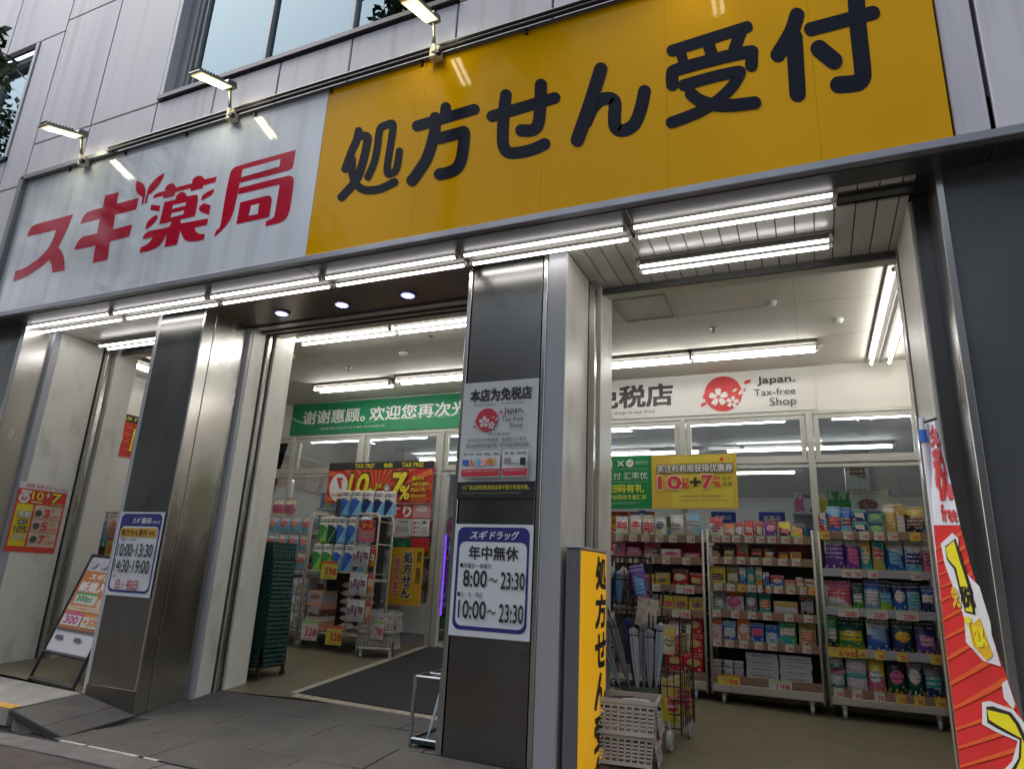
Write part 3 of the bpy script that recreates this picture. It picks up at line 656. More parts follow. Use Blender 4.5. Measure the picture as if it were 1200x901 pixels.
# ================================================================== lamps
def led_tube(p0, p1, rr=.0145, n=12, full=False):
    rr = .0125 if full else .0135
    mb = MB(); p0, p1 = Vector(p0), Vector(p1); d = (p1-p0).normalized(); s_ = d.cross(Vector((0,0,1))).normalized()
    ring = lambda p: [p+s_*rr*math.cos(2*math.pi*(k+.5)/n)+Vector((0,0,rr*math.sin(2*math.pi*(k+.5)/n))) for k in range(n)]
    a, b = ring(p0), ring(p1); lo = []; hi = []
    for k in range(n):
        (hi if 0 <= k <= 4 else lo).append((k,(k+1)%n,n+(k+1)%n,n+k))
    mb.add(a+b, lo, M_TUBEIN if full else M_TUBE); mb.f += hi; mb.m += [mb.mi(M_TUBEIN if full else M_TUBECAP)]*len(hi)
    return mb
FLG = 'twin tube fluorescent lights over the doorways'
def twin(p0, p1, z, label, sep=.145, axis='x', base=True, zb=None):
    """two tubes between p0 and p1 (start/end along axis), first tube line at the other coordinate"""
    t = thing('fluorescent_light', label, 'light', ((p0[0]+p1[0])/2, (p0[1]+p1[1])/2, z+.03), FLG)
    zb = zb or z+.035
    if axis == 'x':
        x0, x1, y = p0[0], p1[0], p0[1]
        if base: 
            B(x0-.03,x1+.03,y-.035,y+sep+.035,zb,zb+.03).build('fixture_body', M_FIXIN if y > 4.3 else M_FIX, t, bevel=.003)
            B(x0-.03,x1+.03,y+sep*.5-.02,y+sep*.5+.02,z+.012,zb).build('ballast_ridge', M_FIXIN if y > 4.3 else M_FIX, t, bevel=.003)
        for yy in (y, y+sep):
            led_tube((x0,yy,z),(x1,yy,z), full=y > 5).build('tube', None, t, smooth=True)
            for a, b in ((x0-.028,x0),(x1,x1+.028)):
                MB().tube([(a,yy,z),(b,yy,z)], .017, 10).build('tube_socket', M_TUBECAP, t, smooth=False)
                B(min(a,b)+.004,max(a,b)-.004,yy-.014,yy+.014,z,zb).build('socket_foot', M_TUBECAP, t)
    else:
        y0, y1, x = p0[1], p1[1], p0[0]
        B(x-.035,x+sep+.035,y0-.03,y1+.03,zb,zb+.03).build('fixture_body', M_FIXIN, t, bevel=.003)
        B(x+sep*.5-.02,x+sep*.5+.02,y0-.03,y1+.03,z+.012,zb).build('ballast_ridge', M_FIXIN, t, bevel=.003)
        for xx in (x, x+sep):
            led_tube((xx,y0,z),(xx,y1,z), full=True).build('tube', None, t, smooth=True)
            for a, b in ((y0-.028,y0),(y1,y1+.028)):
                MB().tube([(xx,a,z),(xx,b,z)], .017, 10).build('tube_socket', M_TUBECAP, t)
    return t
for k in range(6):
    x0 = -.95-1.277*(5-k)
    twin((x0,3.965), (x0+1.2,3.965), 3.385, 'lit twin tube light under the big sign, %s from the left in the front row' % ORD[k], .145, zb=3.405)
rnd_ = None
twin((-1.03,4.49), (.235,4.49), 3.355, 'lit twin tube light on the plank ceiling of the right doorway', .1, zb=3.395)
twin((-7.1,4.57), (-5.9,4.57), 3.355, 'lit twin tube light on the ceiling of the left doorway', .1, zb=3.395)
twin((-5.0,5.3), (-3.8,5.3), 3.46, 'lit twin tube light just inside the middle doorway, left of two', .13, zb=3.505)
twin((-3.75,5.3), (-2.55,5.3), 3.46, 'lit twin tube light just inside the middle doorway, right of two', .13, zb=3.505)
twin((-6.15,7.02), (-4.95,7.02), 3.46, 'lit twin tube light above the green banner, left of two', .13, zb=3.505)
twin((-4.78,6.96), (-3.58,6.96), 3.46, 'lit twin tube light above the green banner, right of two', .13, zb=3.505)
twin((-2.3,7.0), (-1.08,7.0), 3.46, 'lit twin tube light above the white tax free banner, left half', .13, zb=3.505)
twin((-1.06,7.0), (.155,7.0), 3.46, 'lit twin tube light above the white tax free banner, right half', .13, zb=3.505)
twin((.7,5.35), (.7,7.72), 3.46, 'long twin tube light running into the porch along the right wall', .17, 'y', zb=3.505)
twin((-7.72,5.25), (-7.72,6.4), 3.44, 'twin tube light running into the porch behind the left doorway', .13, 'y', zb=3.49)
# downlights in the bronze ceiling of the middle doorway
for k, xx in enumerate((-4.46,-3.76,-3.06)):
    t = thing('downlight', 'round violet white downlight in the bronze ceiling, %s from the left' % ORD[k], 'light', (xx,4.5,3.41), 'round downlights in the bronze ceiling')
    MB().tube([(xx,4.5,3.395),(xx,4.5,3.412)], .078, 24).build('trim_ring', M_SOFFIT, t, smooth=False)
    MB().tube([(xx,4.5,3.392),(xx,4.5,3.396)], .06, 24).build('lens', mat('downlight_glass', (.55,.55,.8), .3, emit=(.35,.33,.9), estr=1.2), t)
    for a in range(6):
        q = (xx+.03*math.cos(a*1.047+.3), 4.5+.03*math.sin(a*1.047+.3))
        MB().tube([(*q,3.388),(*q,3.393)], .011, 8).build('led', M_DOWN, t)
# floodlights over the sign
def flood(X, label, yaw=0):
    t = thing('floodlight', label, 'lamp', (X,3.68,5.0), 'floodlights over the sign')
    B(X-.045,X+.045,3.62,3.7,4.955,5.06).build('clamp', M_CREAMTUBE, t, bevel=.01)
    B(X+.02,X+.06,3.6,3.64,4.96,5.0).build('clamp_bolt', M_DARK, t, bevel=.004)
    MB().tube([(X,3.63,5.0),(X,3.62,5.06)], .024, 10).build('socket', M_CREAMTUBE, t)
    MB().tube([(X,3.62,5.05),(X,3.6,5.14),(X,3.585,5.21),(X,3.575,5.26)], .014, 8).build('arm', M_LAMPBODY, t, smooth=True)
    # head: from the arm outwards, tilted
    c0 = Vector((X,3.62,5.26)); c1 = Vector((X,3.2,5.115)); ax = (c1-c0).normalized(); up = Vector((0,-ax.z,ax.y)); up = up if up.z > 0 else -up; sx = Vector((1,0,0))
    def P(a, s_, u): return c0+ax*a+sx*s_+up*u
    L = (c1-c0).length; wv = .072
    m = MB(); m.hexa([P(0,-wv*.7,0),P(0,wv*.7,0),P(L,wv,0),P(L,-wv,0)],[P(.02,-wv*.6,.03),P(.02,wv*.6,.03),P(L-.01,wv*.8,.022),P(L-.01,-wv*.8,.022)])
    m.build('lamp_head', M_LAMPBODY, t, bevel=.006)
    for k in range(9):
        a = .16+k*.032; m = MB(); m.hexa([P(a,-wv*.75,.02),P(a,wv*.75,.02),P(a+.006,wv*.75,.02),P(a+.006,-wv*.75,.02)],[P(a,-wv*.7,.045),P(a,wv*.7,.045),P(a+.006,wv*.7,.045),P(a+.006,-wv*.7,.045)])
        m.build('cooling_fin', M_LAMPBODY, t)
    m = MB(); m.hexa([P(.0,-.045,.0),P(.0,.045,.0),P(.12,.045,.0),P(.12,-.045,.0)],[P(-.02,-.035,.07),P(-.02,.035,.07),P(.08,.035,.07),P(.08,-.035,.07)])
    m.build('driver_box', M_LAMPBODY, t, bevel=.004)
    m = MB(); m.hexa([P(.07,-wv*.72,-.008),P(.07,wv*.72,-.008),P(L-.03,wv*.85,-.008),P(L-.03,-wv*.85,-.008)],[P(.07,-wv*.72,.001),P(.07,wv*.72,.001),P(L-.03,wv*.85,.001),P(L-.03,-wv*.85,.001)])
    m.build('lamp_glass', mat('flood_glass', (.8,.75,.5), .2, emit=(1,.85,.45), estr=.5), t)
    for r_ in (-.026,.026):
        m = MB(); m.hexa([P(.1,r_-.012,-.013),P(.1,r_+.012,-.013),P(L-.055,r_+.012,-.013),P(L-.055,r_-.012,-.013)],[P(.1,r_-.012,-.009),P(.1,r_+.012,-.009),P(L-.055,r_+.012,-.009),P(L-.055,r_-.012,-.009)])
        m.build('led_array', M_FLOOD, t)
    return t
flood(-6.61, 'lit floodlight on a bent arm above the first red character of the white sign')
flood(-4.57, 'lit floodlight on a bent arm above the last red character of the white sign')
flood(-2.44, 'lit floodlight on a bent arm above the yellow sign')
flood(-.36, 'lit floodlight above the right half of the yellow sign at the top picture edge')

# ================================================================== the two big signs
SY = 3.71
def tr(pts, x0, y0, sc): return [onY(x0+a/sc, y0+b/sc, SY) for a, b in pts]
def smooth_poly(pts, n=2):
    return pts
ws = thing('pharmacy_sign', 'long pale sign with big red pharmacy characters and a sprout above the doorways', 'sign', (-5.6,SY,4.2))
for a, b in ((-7.615,-6.785),(-6.785,-5.765),(-5.765,-4.955),(-4.955,-4.16),(-4.16,-3.522)):
    B(a+(.0012 if a > -7.6 else 0),b-.0012,SY,SY+.03,3.464,5.02).build('face_panel', M_SIGNW, ws)
B(-7.6,-3.53,SY+.031,SY+.04,3.47,5.01).build('back_plate', M_JOINT, ws)
A0 = (0,180,6); B0 = (150,150,6)
red = [
 (A0,[(192,585),(196,565),(205,545),(215,527),(230,511),(255,497),(515,428),(497,474),(478,520),(445,592),(410,660),(428,680),(442,704),(451,732),(455,760),(456,822),(368,838),(366,800),(360,775),(345,748),(318,775),(290,797),(220,845),(150,885),(92,898),(110,825),(145,818),(180,803),(250,755),(290,723),(320,690),(345,657),(365,620),(380,588),(395,537)]),
 (A0,[(740,295),(835,272),(822,348),(798,515),(772,640),(755,748),(652,770),(672,648),(700,460),(725,375)]),
 (A0,[(565,495),(572,470),(585,445),(605,420),(630,405),(740,376),(975,312),(958,393),(808,432),(700,460)]),
 (A0,[(522,678),(532,650),(545,625),(565,600),(590,582),(695,560),(930,500),(910,582),(780,618),(672,648)]),
 (A0,[(960,195),(985,198),(1008,215),(1022,240),(1026,270),(1020,308),(995,304),(970,285),(957,258),(953,225)]),
 (A0,[(1003,306),(1020,306),(1007,358),(995,356)]),
 (A0,[(1158,138),(1150,165),(1135,195),(1110,232),(1080,265),(1048,290),(1034,298),(1036,265),(1048,235),(1075,198),(1110,165)]),
 (A0,[(1030,293),(1045,291),(1031,350),(1018,350)]),
 (B0,[(175,495),(180,480),(192,468),(215,456),(262,442),(262,425),(272,408),(290,395),(312,390),(330,400),(338,420),(452,390),(452,372),(462,355),(480,342),(505,336),(525,341),(540,362),(625,343),(615,382),(530,405),(525,425),(440,447),(440,425),(335,452),(325,480),(248,497),(248,478)]),
 (B0,[(165,540),(228,548),(220,587),(157,577)]), (B0,[(190,615),(205,613),(210,625),(206,645),(165,690),(122,717),(128,685),(140,655)]),
 (B0,[(515,512),(520,485),(530,470),(560,450),(608,428),(598,465),(560,490)]), (B0,[(535,530),(582,545),(570,612),(505,587),(498,570),(508,548)]),
 (B0,[(257,523),(335,505),(340,480),(355,462),(378,450),(400,455),(418,482),(478,470),(490,475),(494,492),(482,570),(470,622),(220,678),(240,600)]),
 (B0,[(310,650),(370,640),(372,672),(565,638),(555,682),(470,700),(475,722),(488,738),(510,748),(542,745),(532,785),(480,797),(430,800),(405,792),(388,772),(378,750),(370,720),(345,820),(257,838),(275,745),(250,790),(228,820),(205,840),(150,866),(82,878),(92,840),(125,828),(150,808),(178,768),(103,782),(112,757),(128,738),(160,722),(285,703),(302,680)]),
 (B0,[(715,335),(722,308),(738,287),(765,269),(1180,155),(1170,215),(1163,265),(1155,283),(1140,295),(1110,306),(785,388),(781,410),(770,470),(750,560),(740,595),(722,640),(700,675),(680,700),(645,738),(605,768),(618,722),(635,712),(648,697),(658,640),(690,450)]),
 (B0,[(780,424),(1125,336),(1145,337),(1160,345),(1168,370),(1155,470),(1140,570),(1128,610),(1110,640),(1085,660),(1050,675),(965,692),(972,655),(1005,643),(1022,632),(1032,612),(1050,500),(1068,398),(775,468)]),
 (B0,[(790,525),(975,478),(995,477),(1008,488),(1013,510),(1002,570),(992,628),(762,678)]),
]
whites = [(B0,[(320,545),(412,525),(405,550),(312,572)]),(B0,[(310,603),(398,582),(390,610),(302,632)]),(B0,[(808,295),(1075,222),(1066,275),(798,350)]),(B0,[(868,548),(925,533),(915,608),(852,620)])]
def chamfer(pts, it=1):
    for _ in range(it):
        q = []
        n = len(pts)
        for i in range(n):
            a, b = pts[i], pts[(i+1)%n]; p = pts[i-1]
            d1 = Vector((a[0]-p[0],a[1]-p[1])); d2 = Vector((b[0]-a[0],b[1]-a[1]))
            ang = d1.angle(d2) if d1.length > 0 and d2.length > 0 else 0
            if ang > R_(50): q.append(a)           # keep true corners
            elif d1.length > 12 and d2.length > 12 and ang > R_(4):
                q.append((a[0]-d1.x*.25, a[1]-d1.y*.25)); q.append((a[0]+d2.x*.25, a[1]+d2.y*.25))
            else: q.append(a)
        pts = q
    return pts
lm = MB(); k = 0
def cut(mb, polys, m, y_base, step=.0002):
    for i, pts in enumerate(polys):
        y = y_base-step*i
        mb.add([(p.x,y,p.z) for p in pts], [tuple(range(len(pts)))], m)
lets = []
for a, b in ((0,1),(1,8),(8,15),(15,18)):
    m = MB(); cut(m, [tr(chamfer(p, 2), *o) for o, p in red[a:b]], M_SIGNRED, SY-.0015); lets.append(m.build('letter', None, ws))
for k, (o, p) in enumerate(whites):
    m = MB(); cut(m, [tr(p, *o)], M_SIGNW, SY-.0042); m.build('letter_counter', None, lets[2 if k < 2 else 3])

ys = thing('prescription_sign', 'long yellow sign with big dark rounded characters above the doorways', 'sign', (-1.4,SY,4.2))
for a, b in ((-3.518,-2.55),(-2.55,-1.53),(-1.53,-.67),(-.67,.2),(.2,.838)):
    B(a,b-.0012,SY,SY+.03,3.464,5.02).build('face_panel', M_SIGNY, ys)
B(-3.5,.83,SY+.031,SY+.04,3.47,5.01).build('back_plate', M_JOINT, ys)
C1=(380,120,6); C2=(550,60,6); C3=(740,20,6); C4=(890,0,7.5)
strokes = [
 (C1,54,[(243,203),(228,270),(200,330),(148,470)]), (C1,56,[(245,240),(302,242),(300,300),(270,430),(225,550),(122,668)]), (C1,54,[(195,400),(198,500),(225,575),(270,612),(320,620),(400,608),(495,562)]),
 (C1,48,[(307,527),(350,430),(374,320),(384,230),(400,180),(440,160),(484,155),(474,260),(442,488),(490,492),(512,455),(530,345)]),
 (C1,72,[(855,38),(848,100)]), (C1,74,[(655,168),(1055,52)]), (C1,76,[(782,110),(778,200),(755,300),(715,410),(650,510),(618,552)]), (C1,78,[(812,255),(960,216),(984,216),(980,300),(962,410),(930,465),(880,492),(812,508)]),
 (C2,80,[(162,460),(600,332)]), (C2,80,[(258,312),(243,440),(235,610),(245,680),(275,714),(340,716),(440,695),(530,655)]), (C2,82,[(504,240),(500,370),(490,490),(470,540),(430,560),(366,560)]),
 (C2,90,[(925,130),(850,370),(760,628)]), (C2,88,[(820,500),(860,410),(910,355),(960,335),(1005,340),(1025,375),(1020,480),(1030,540),(1065,560),(1115,550),(1160,515),(1192,450),(1215,370),(1232,286)]),
 (C3,80,[(288,240),(812,74)]), (C3,70,[(345,250),(375,350)]), (C3,84,[(540,190),(575,300)]), (C3,84,[(768,110),(725,230)]),
 (C3,86,[(288,478),(288,405),(325,372),(590,300),(825,248),(845,262),(843,345)]), (C3,78,[(368,482),(560,428),(740,388),(762,402),(710,490),(630,570),(540,635),(430,690),(282,745)]), (C3,86,[(420,545),(480,590),(580,620),(700,625),(868,606)]),
 (C4,128,[(330,138),(290,265),(225,385),(162,486)]), (C4,140,[(305,330),(335,828)]), (C4,118,[(452,262),(998,118)]), (C4,148,[(525,435),(652,538)]), (C4,146,[(845,-90),(868,250),(908,630),(895,700),(850,735),(695,750)]),
]
def catmull(pts):
    if len(pts) < 3: return pts
    out = []
    for i in range(len(pts)-1):
        p0 = pts[max(i-1,0)]; p1 = pts[i]; p2 = pts[i+1]; p3 = pts[min(i+2,len(pts)-1)]
        for k in range(4):
            t = k/4
            out.append(tuple(.5*((2*p1[j])+(-p0[j]+p2[j])*t+(2*p0[j]-5*p1[j]+4*p2[j]-p3[j])*t*t+(-p0[j]+3*p1[j]-3*p2[j]+p3[j])*t**3) for j in (0,1)))
    out.append(pts[-1]); return out
def stroke2d(mb, pts, w, fn, y, m):
    pts = catmull(pts); r = w/2
    for i in range(len(pts)-1):
        a, b = Vector(pts[i]), Vector(pts[i+1])
        if (b-a).length < 1e-6: continue
        n = Vector((-(b-a).y, (b-a).x)).normalized()*r
        q = [fn(*(a+n)), fn(*(b+n)), fn(*(b-n)), fn(*(a-n))]
        yy = y-(i%7)*.00005
        mb.add([(p.x,yy,p.z) for p in q], [(0,1,2,3)], m)
    for j, c in enumerate(pts):
        last = j in (0, len(pts)-1); nn = 18 if last else 10; yy = y-.0004-(j%7)*.00005
        q = [fn(c[0]+r*math.cos(2*math.pi*k/nn), c[1]+r*math.sin(2*math.pi*k/nn)) for k in range(nn)]
        mb.add([(p.x,yy,p.z) for p in q], [tuple(range(nn))], m)
CH = [0]*4+[1]*4+[2]*3+[3]*2+[4]*7+[5]*5
ms_ = [MB() for _ in range(6)]
for i, (o, w, pts) in enumerate(strokes):
    m = ms_[CH[i]]
    stroke2d(m, pts, w*1.05, lambda a, b: onY(o[0]+a/o[2], o[1]+b/o[2], SY), SY-.0012-(i%4)*.0009, M_SIGNBLK)
for m in ms_: m.build('letter', None, ys)

# ================================================================== posters, banners, plates
def poster(name, label, cat, x0, x1, z0, z1, y, th=.003, board='white', group=None):
    t = thing(name, label, cat, ((x0+x1)/2, y, z0), group)
    B(x0,x1,y,y+th,z0,z1).build('sheet', flat(board) if isinstance(board, (str, tuple)) else board, t)
    fn, n = sheet_y(x0, y, z0); return t, Print(fn, n), x1-x0, z1-z0
NAVY2 = (.02,.025,.17); PW = (.62,.65,.68)
# opening hours on the middle pillar
t, P, w, h = poster('opening_hours_plate', 'big white opening hours plate with navy border, lower of two on the middle pillar', 'sign', -2.27,-1.685,.715,1.44, 4.186, .004, PW)
P.rrect(.025,.04,w-.025,h-.02,.05,NAVY2); P.rrect(.045,.065,w-.04,h-.118,.045,PW)
P.text('スギ', .12,h-.1,.25,h-.045,PW,.03,.2); P.text('ドラッグ', .27,h-.1,w-.1,h-.045,PW,.03,.2)
P.text('年中無休', .12,h-.235,w-.1,h-.145,'black',.024); P.text('■月曜日～金曜日', .06,h-.29,.29,h-.258,'black',.01)
P.text('8:00', .09,h-.41,.265,h-.305,'black',.025); P.text('～', .285,h-.375,.345,h-.35,'black',.02); P.text('23:30', .37,h-.415,w-.045,h-.31,'black',.025)
P.text('■土・日・祝日', .055,h-.478,.24,h-.445,'black',.01)
P.text('10:00', .068,h-.61,.272,h-.5,'black',.025); P.text('～', .285,h-.575,.345,h-.55,'black',.02); P.text('23:30', .37,h-.62,w-.045,h-.51,'black',.025); P.done(t)
# prescription hours on the left pillar
t, P, w, h = poster('opening_hours_plate', 'narrow white opening hours plate with yellow heading on the left pillar', 'sign', -5.685,-5.13,.795,1.505, 4.186, .004, PW)
P.rrect(.02,.03,w-.02,h-.015,.05,NAVY2); P.rrect(.04,.05,w-.035,h-.125,.045,PW)
P.text('スギ', .17,h-.1,.27,h-.05,PW,.03,.2); P.text('薬局', .285,h-.1,.41,h-.05,PW,.03,.1); P.text('調剤室', .43,h-.1,.52,h-.075,PW,.01)
P.rect(.05,h-.215,w-.05,h-.14,(.62,.33,.02)); P.text('処方せん受付', .065,h-.205,.39,h-.15,'black',.03); P.text('時間', .41,h-.2,.48,h-.165,'black',.01)
P.text('月曜日～土曜日', .06,h-.25,.27,h-.226,'black',.006)
P.text('10:00', .062,h-.38,.245,h-.275,'black',.025); P.text('～', .25,h-.34,.29,h-.32,'black',.02); P.text('13:30', .3,h-.38,w-.055,h-.275,'black',.025)
P.text('14:30', .062,h-.515,.245,h-.41,'black',.025); P.text('～', .25,h-.475,.29,h-.455,'black',.02); P.text('19:00', .3,h-.515,w-.055,h-.41,'black',.025)
P.text('休業日', .055,h-.56,.12,h-.535,(.5,.03,.05),.008); P.text('日・祝日', .13,h-.655,.4,h-.575,(.45,.02,.06),.02); P.done(t)
# tax free poster on the middle pillar
t, P, w, h = poster('tax_free_poster', 'white tax free shop poster with cherry blossom emblem, upper on the middle pillar', 'poster', -2.275,-1.685,1.615,2.455, 4.186, .004, (.58,.6,.6))
P.rect(0,0,w,.115,'black'); P.text('小厂家品牌销售商商品等不能于免税对象。', .04,.06,w-.04,.092,(.6,.55,.05),.02); P.text('Some products of small manufacturers are not tax free items', .04,.03,w-.1,.042,(.4,.38,.1))
P.text('本店为免税店', .06,h-.145,w-.05,h-.055,'black',.035); P.text('저희 점포는 면세점입니다', .09,h-.18,.27,h-.163,'black'); P.text('Our shop is tax free', .31,h-.178,.48,h-.162,'black')
jp_logo(P, .205,h-.285,.085,(.55,.03,.05),(.6,.6,.6))
P.text('Japan.', .34,h-.26,.49,h-.205,'black',.02); P.text('Tax-free', .325,h-.308,.49,h-.27,'black'); P.text('Shop', .39,h-.365,.49,h-.32,'black')
P.text('《致外国游客》', .22,h-.405,.4,h-.385,'black',.01); P.text('本大臣许可的免税店、如满足以下条件、', .07,h-.45,.53,h-.42,'black',.012); P.text('满足前提条件外国护照、即可免除消费税金额。', .06,h-.49,.55,h-.46,'black',.012)
for k, (a, b) in enumerate(((.05,.27),(.33,.53))):
    for j in range(3): P.rect(a+.01*j,h-.52-.015*j,b-.01*j,h-.514-.015*j,(.25,.25,.25))
P.rect(.03,.14,.335,.33,(.5,.52,.52)); P.rect(.033,.143,.332,.327,(.62,.64,.64)); P.rect(.35,.14,.545,.33,(.5,.52,.52)); P.rect(.353,.143,.542,.327,(.62,.64,.64))
P.text('食品・饮料・化妆品・医药品・消耗品', .045,.295,.325,.315,'black',.01); P.text('家电、服饰、手表珠宝等', .365,.295,.53,.315,'black',.01)
P.rect(.04,.15,.33,.2,(.55,.03,.05)); P.rect(.355,.15,.54,.2,(.55,.03,.05)); P.text('购买总额5千日元以上50万日元以下', .055,.178,.315,.193,(.65,.6,.6)); P.text('购买总额5千日元以上', .37,.178,.525,.193,(.65,.6,.6))
for (a, b, ww, hh, c) in ((.045,.225,.05,.04,'blue'),(.11,.22,.012,.05,'orange'),(.125,.22,.018,.025,'orange'),(.15,.22,.03,.055,'lightblue'),(.19,.222,.035,.05,'lightpink'),(.24,.225,.04,.045,'orange'),(.29,.225,.015,.05,'gold'),(.37,.235,.05,.035,'grey'),(.43,.225,.05,.01,'grey'),(.49,.22,.04,.05,'black')): P.rrect(a,b,a+ww,b+hh,.004,c)
P.done(t)
B(-2.272,-1.69,4.1865,4.187,1.612,1.615).build('paper_edge', M_DARK, t)
# poster on the left side wall (faces +X)
t = thing('discount_poster', 'red and yellow tax free discount poster on the white side wall of the left doorway', 'poster', (-7.276,4.45,1.12))
B(-7.277,-7.2745,4.195,4.70,1.12,1.81).build('sheet', flat((.6,.58,.54)), t)
P = Print(lambda a, b: (-7.2745, 4.195+a, 1.12+b), (1,0,0)); w, h = .505, .69
P.text('免税 免税 면세 Tax free', .07,h-.055,w-.03,h-.02,(.55,.1,.08),.015)
P.rect(.0,.0,w-.01,h-.07,(.62,.05,.03)); P.rect(.02,.055,.18,h-.22,(.7,.55,.02)); P.rect(.2,.055,w-.03,h-.22,(.6,.5,.36))
P.rect(.2,.2,w-.03,.206,(.62,.05,.03)); P.rect(.2,.33,w-.03,.336,(.62,.05,.03))
P.rect(.03,h-.115,.13,h-.085,(.62,.55,.5)); P.ell(.07,h-.165,.055,.05,(.62,.6,.58)); P.rrect(.045,h-.185,.095,h-.145,.008,(.55,.05,.05)); P.ell(.07,h-.16,.015,.01,(.62,.6,.58))
P.text('10', .14,h-.17,.25,h-.09,(.75,.65,.05),.03,0,(.15,.1,.02)); P.text('+', .27,h-.14,.32,h-.09,(.65,.65,.6),.03,0,(.1,.08,.06)); P.text('7', .34,h-.18,.43,h-.09,(.75,.6,.05),.04,0,(.15,.1,.02))
P.rect(.14,h-.205,.25,h-.185,(.6,.42,.2)); P.rect(.33,h-.21,.47,h-.188,(.4,.28,.1))
P.text('免税', .045,.33,.165,.4,(.7,.7,.65),.02,0,(.1,.08,.05)); P.rect(.06,.27,.15,.31,(.05,.05,.05)); P.text('最大', .07,.275,.14,.305,(.6,.6,.55),.01); P.text('10%', .035,.185,.165,.25,(.05,.05,.06),.03); P.text('OFF!!', .035,.12,.155,.165,(.68,.68,.62),.02,0,(.1,.08,.05))
for k, d in enumerate('357'):
    b = .345-.13*k; P.ell(.235,b+.045,.033,.033,(.07,.07,.07)); P.text(d, .285,b+.005,.345,b+.085,(.6,.04,.05),.05); P.text('%', .36,b+.055,.395,b+.09,(.6,.04,.05),.01); P.text('OFF', .355,b+.0,.45,b+.035,(.6,.04,.05),.015)
    P.rect(.21,b+.1,.45,b+.103,(.2,.15,.1))
P.done(t)
# green thank-you banner
t, P, w, h = poster('welcome_banner', 'long green banner with white Chinese farewell characters above the glass partition', 'banner', -7.28,-3.72,3.035,3.525, 7.88, .01, (.0,.24,.09))
P.text('谢谢惠顾。', .23,.165,1.38,.37,'white',.02); P.text('欢迎您再次光临', 1.46,.165,3.35,.37,'white',.02); P.text('다음에 들러 주십시오 또 오세요 기다리겠습니다', .58,.065,1.74,.1,'white')
P.poly([(.0,.3),(.12,.24),(.26,.2),(.24,.18),(.1,.22),(.0,.27)],(.3,.6,.42))
for k in range(3): P.poly([(1.4+.6*k,.14+.02*k),(1.8+.6*k,.2),(2.3+.45*k,.15),(2.3+.45*k,.145),(1.8+.6*k,.193),(1.4+.6*k,.133+.02*k)],(.35,.62,.48))
P.done(t)
# white tax-free banner
t, P, w, h = poster('tax_free_banner', 'white tax free shop banner with red cherry blossom disc above the glass partition', 'banner', -3.62,.14,3.035,3.525, 7.88, .01, (.68,.66,.62))
P.text('本店为免税店', .18,.14,2.187,.415,'black',.035); P.text('Our shop is tax free', 1.3,.045,1.975,.1,(.1,.1,.1),.005)
jp_logo(P, 2.775,.24,.213,(.58,.03,.03),(.7,.67,.63))
P.text('Japan.', 3.158,.305,3.559,.41,'black',.03); P.text('Tax-free', 3.116,.185,3.556,.265,(.04,.04,.04),.005); P.text('Shop', 3.28,.035,3.558,.155,(.04,.04,.04),.005); P.done(t)
# small sagging creases are in the vinyl
# red 10% + 7% banner (middle doorway) on a wavy sheet
def wavy(x0, y, z0, amp=.012, k=9):
    fn = lambda a, b: (x0+a, y+amp*math.sin(k*a)*math.sin(3*b+1), z0+b)
    return fn
def cloth(name, label, cat, x0, x1, z0, z1, y, color, amp=.012, k=9):
    t = thing(name, label, cat, ((x0+x1)/2, y, z0)); w, h = x1-x0, z1-z0; fn = wavy(x0, y, z0, amp, k)
    MB().grid(lambda u, v: fn(u*w, v*h), 40, 6).build('sheet', flat(color), t, smooth=True)
    return t, Print(fn, (0,-1,0), base=.004+amp*.4), w, h
t, P, w, h = cloth('discount_banner', 'red 10 percent plus 7 percent tax free banner behind the kitchen rolls', 'banner', -6.37,-4.62,2.0,2.575, 7.8, (.55,.03,.02), .006)
for k in range(18):
    a0 = R_(-20+k*12.5); a1 = a0+R_(5.5)
    def edge(a):
        cx, cy = .85, .1; dx, dy = math.cos(a), math.sin(a); q_ = []
        if abs(dx) > 1e-6: q_.append((w-cx)/dx if dx > 0 else -cx/dx)
        if abs(dy) > 1e-6: q_.append((.47-cy)/dy if dy > 0 else -cy/dy)
        r_ = min(q_); return (cx+dx*r_, cy+dy*r_)
    P.k = 0; P.poly([(.85,.1), edge(a0), edge(a1)], (.68,.13,.03))
YL = (.78,.66,.02)
P.rect(0,h-.105,w,h,'black',1); P.text('免税', .176,.49,.31,.55,YL,.03); P.text('TAX FREE', .455,.49,.8,.55,YL,.02); P.text('免税', .946,.49,1.09,.55,YL,.03); P.text('TAX FREE', 1.245,.49,1.59,.55,YL,.02)
P.ell(.21,.22,.16,.2,'white'); P.rrect(.13,.2,.29,.36,.02,(.58,.03,.03)); P.text('くすり', .14,.23,.28,.33,'white',.04); P.text('スギ薬局', .1,.09,.32,.14,(.58,.03,.03),.03)
P.text('10', .375,.1,.72,.4,YL,.05,.15,'black',.05); P.text('%', .72,.05,.86,.2,YL,.04,.1,'black'); P.text('免税', .84,.2,.95,.27,YL,.02,0,'black'); P.ell(1.04,.2,.055,.065,'grey'); P.text('+', 1.005,.16,1.075,.24,'white',.04)
P.text('7', 1.115,.06,1.35,.4,YL,.05,.15,'black',.05); P.text('%', 1.27,.05,1.41,.23,YL,.04,.1,'black'); P.text('最大7%', 1.44,.3,1.63,.36,YL,.02,0,'black'); P.text('の割引適用', 1.44,.225,1.7,.28,YL,.02,0,'black'); P.text('Max 7%', 1.44,.15,1.66,.2,YL,.02,0,'black'); P.text('discount', 1.44,.075,1.68,.125,YL,.02,0,'black')
P.done(t)
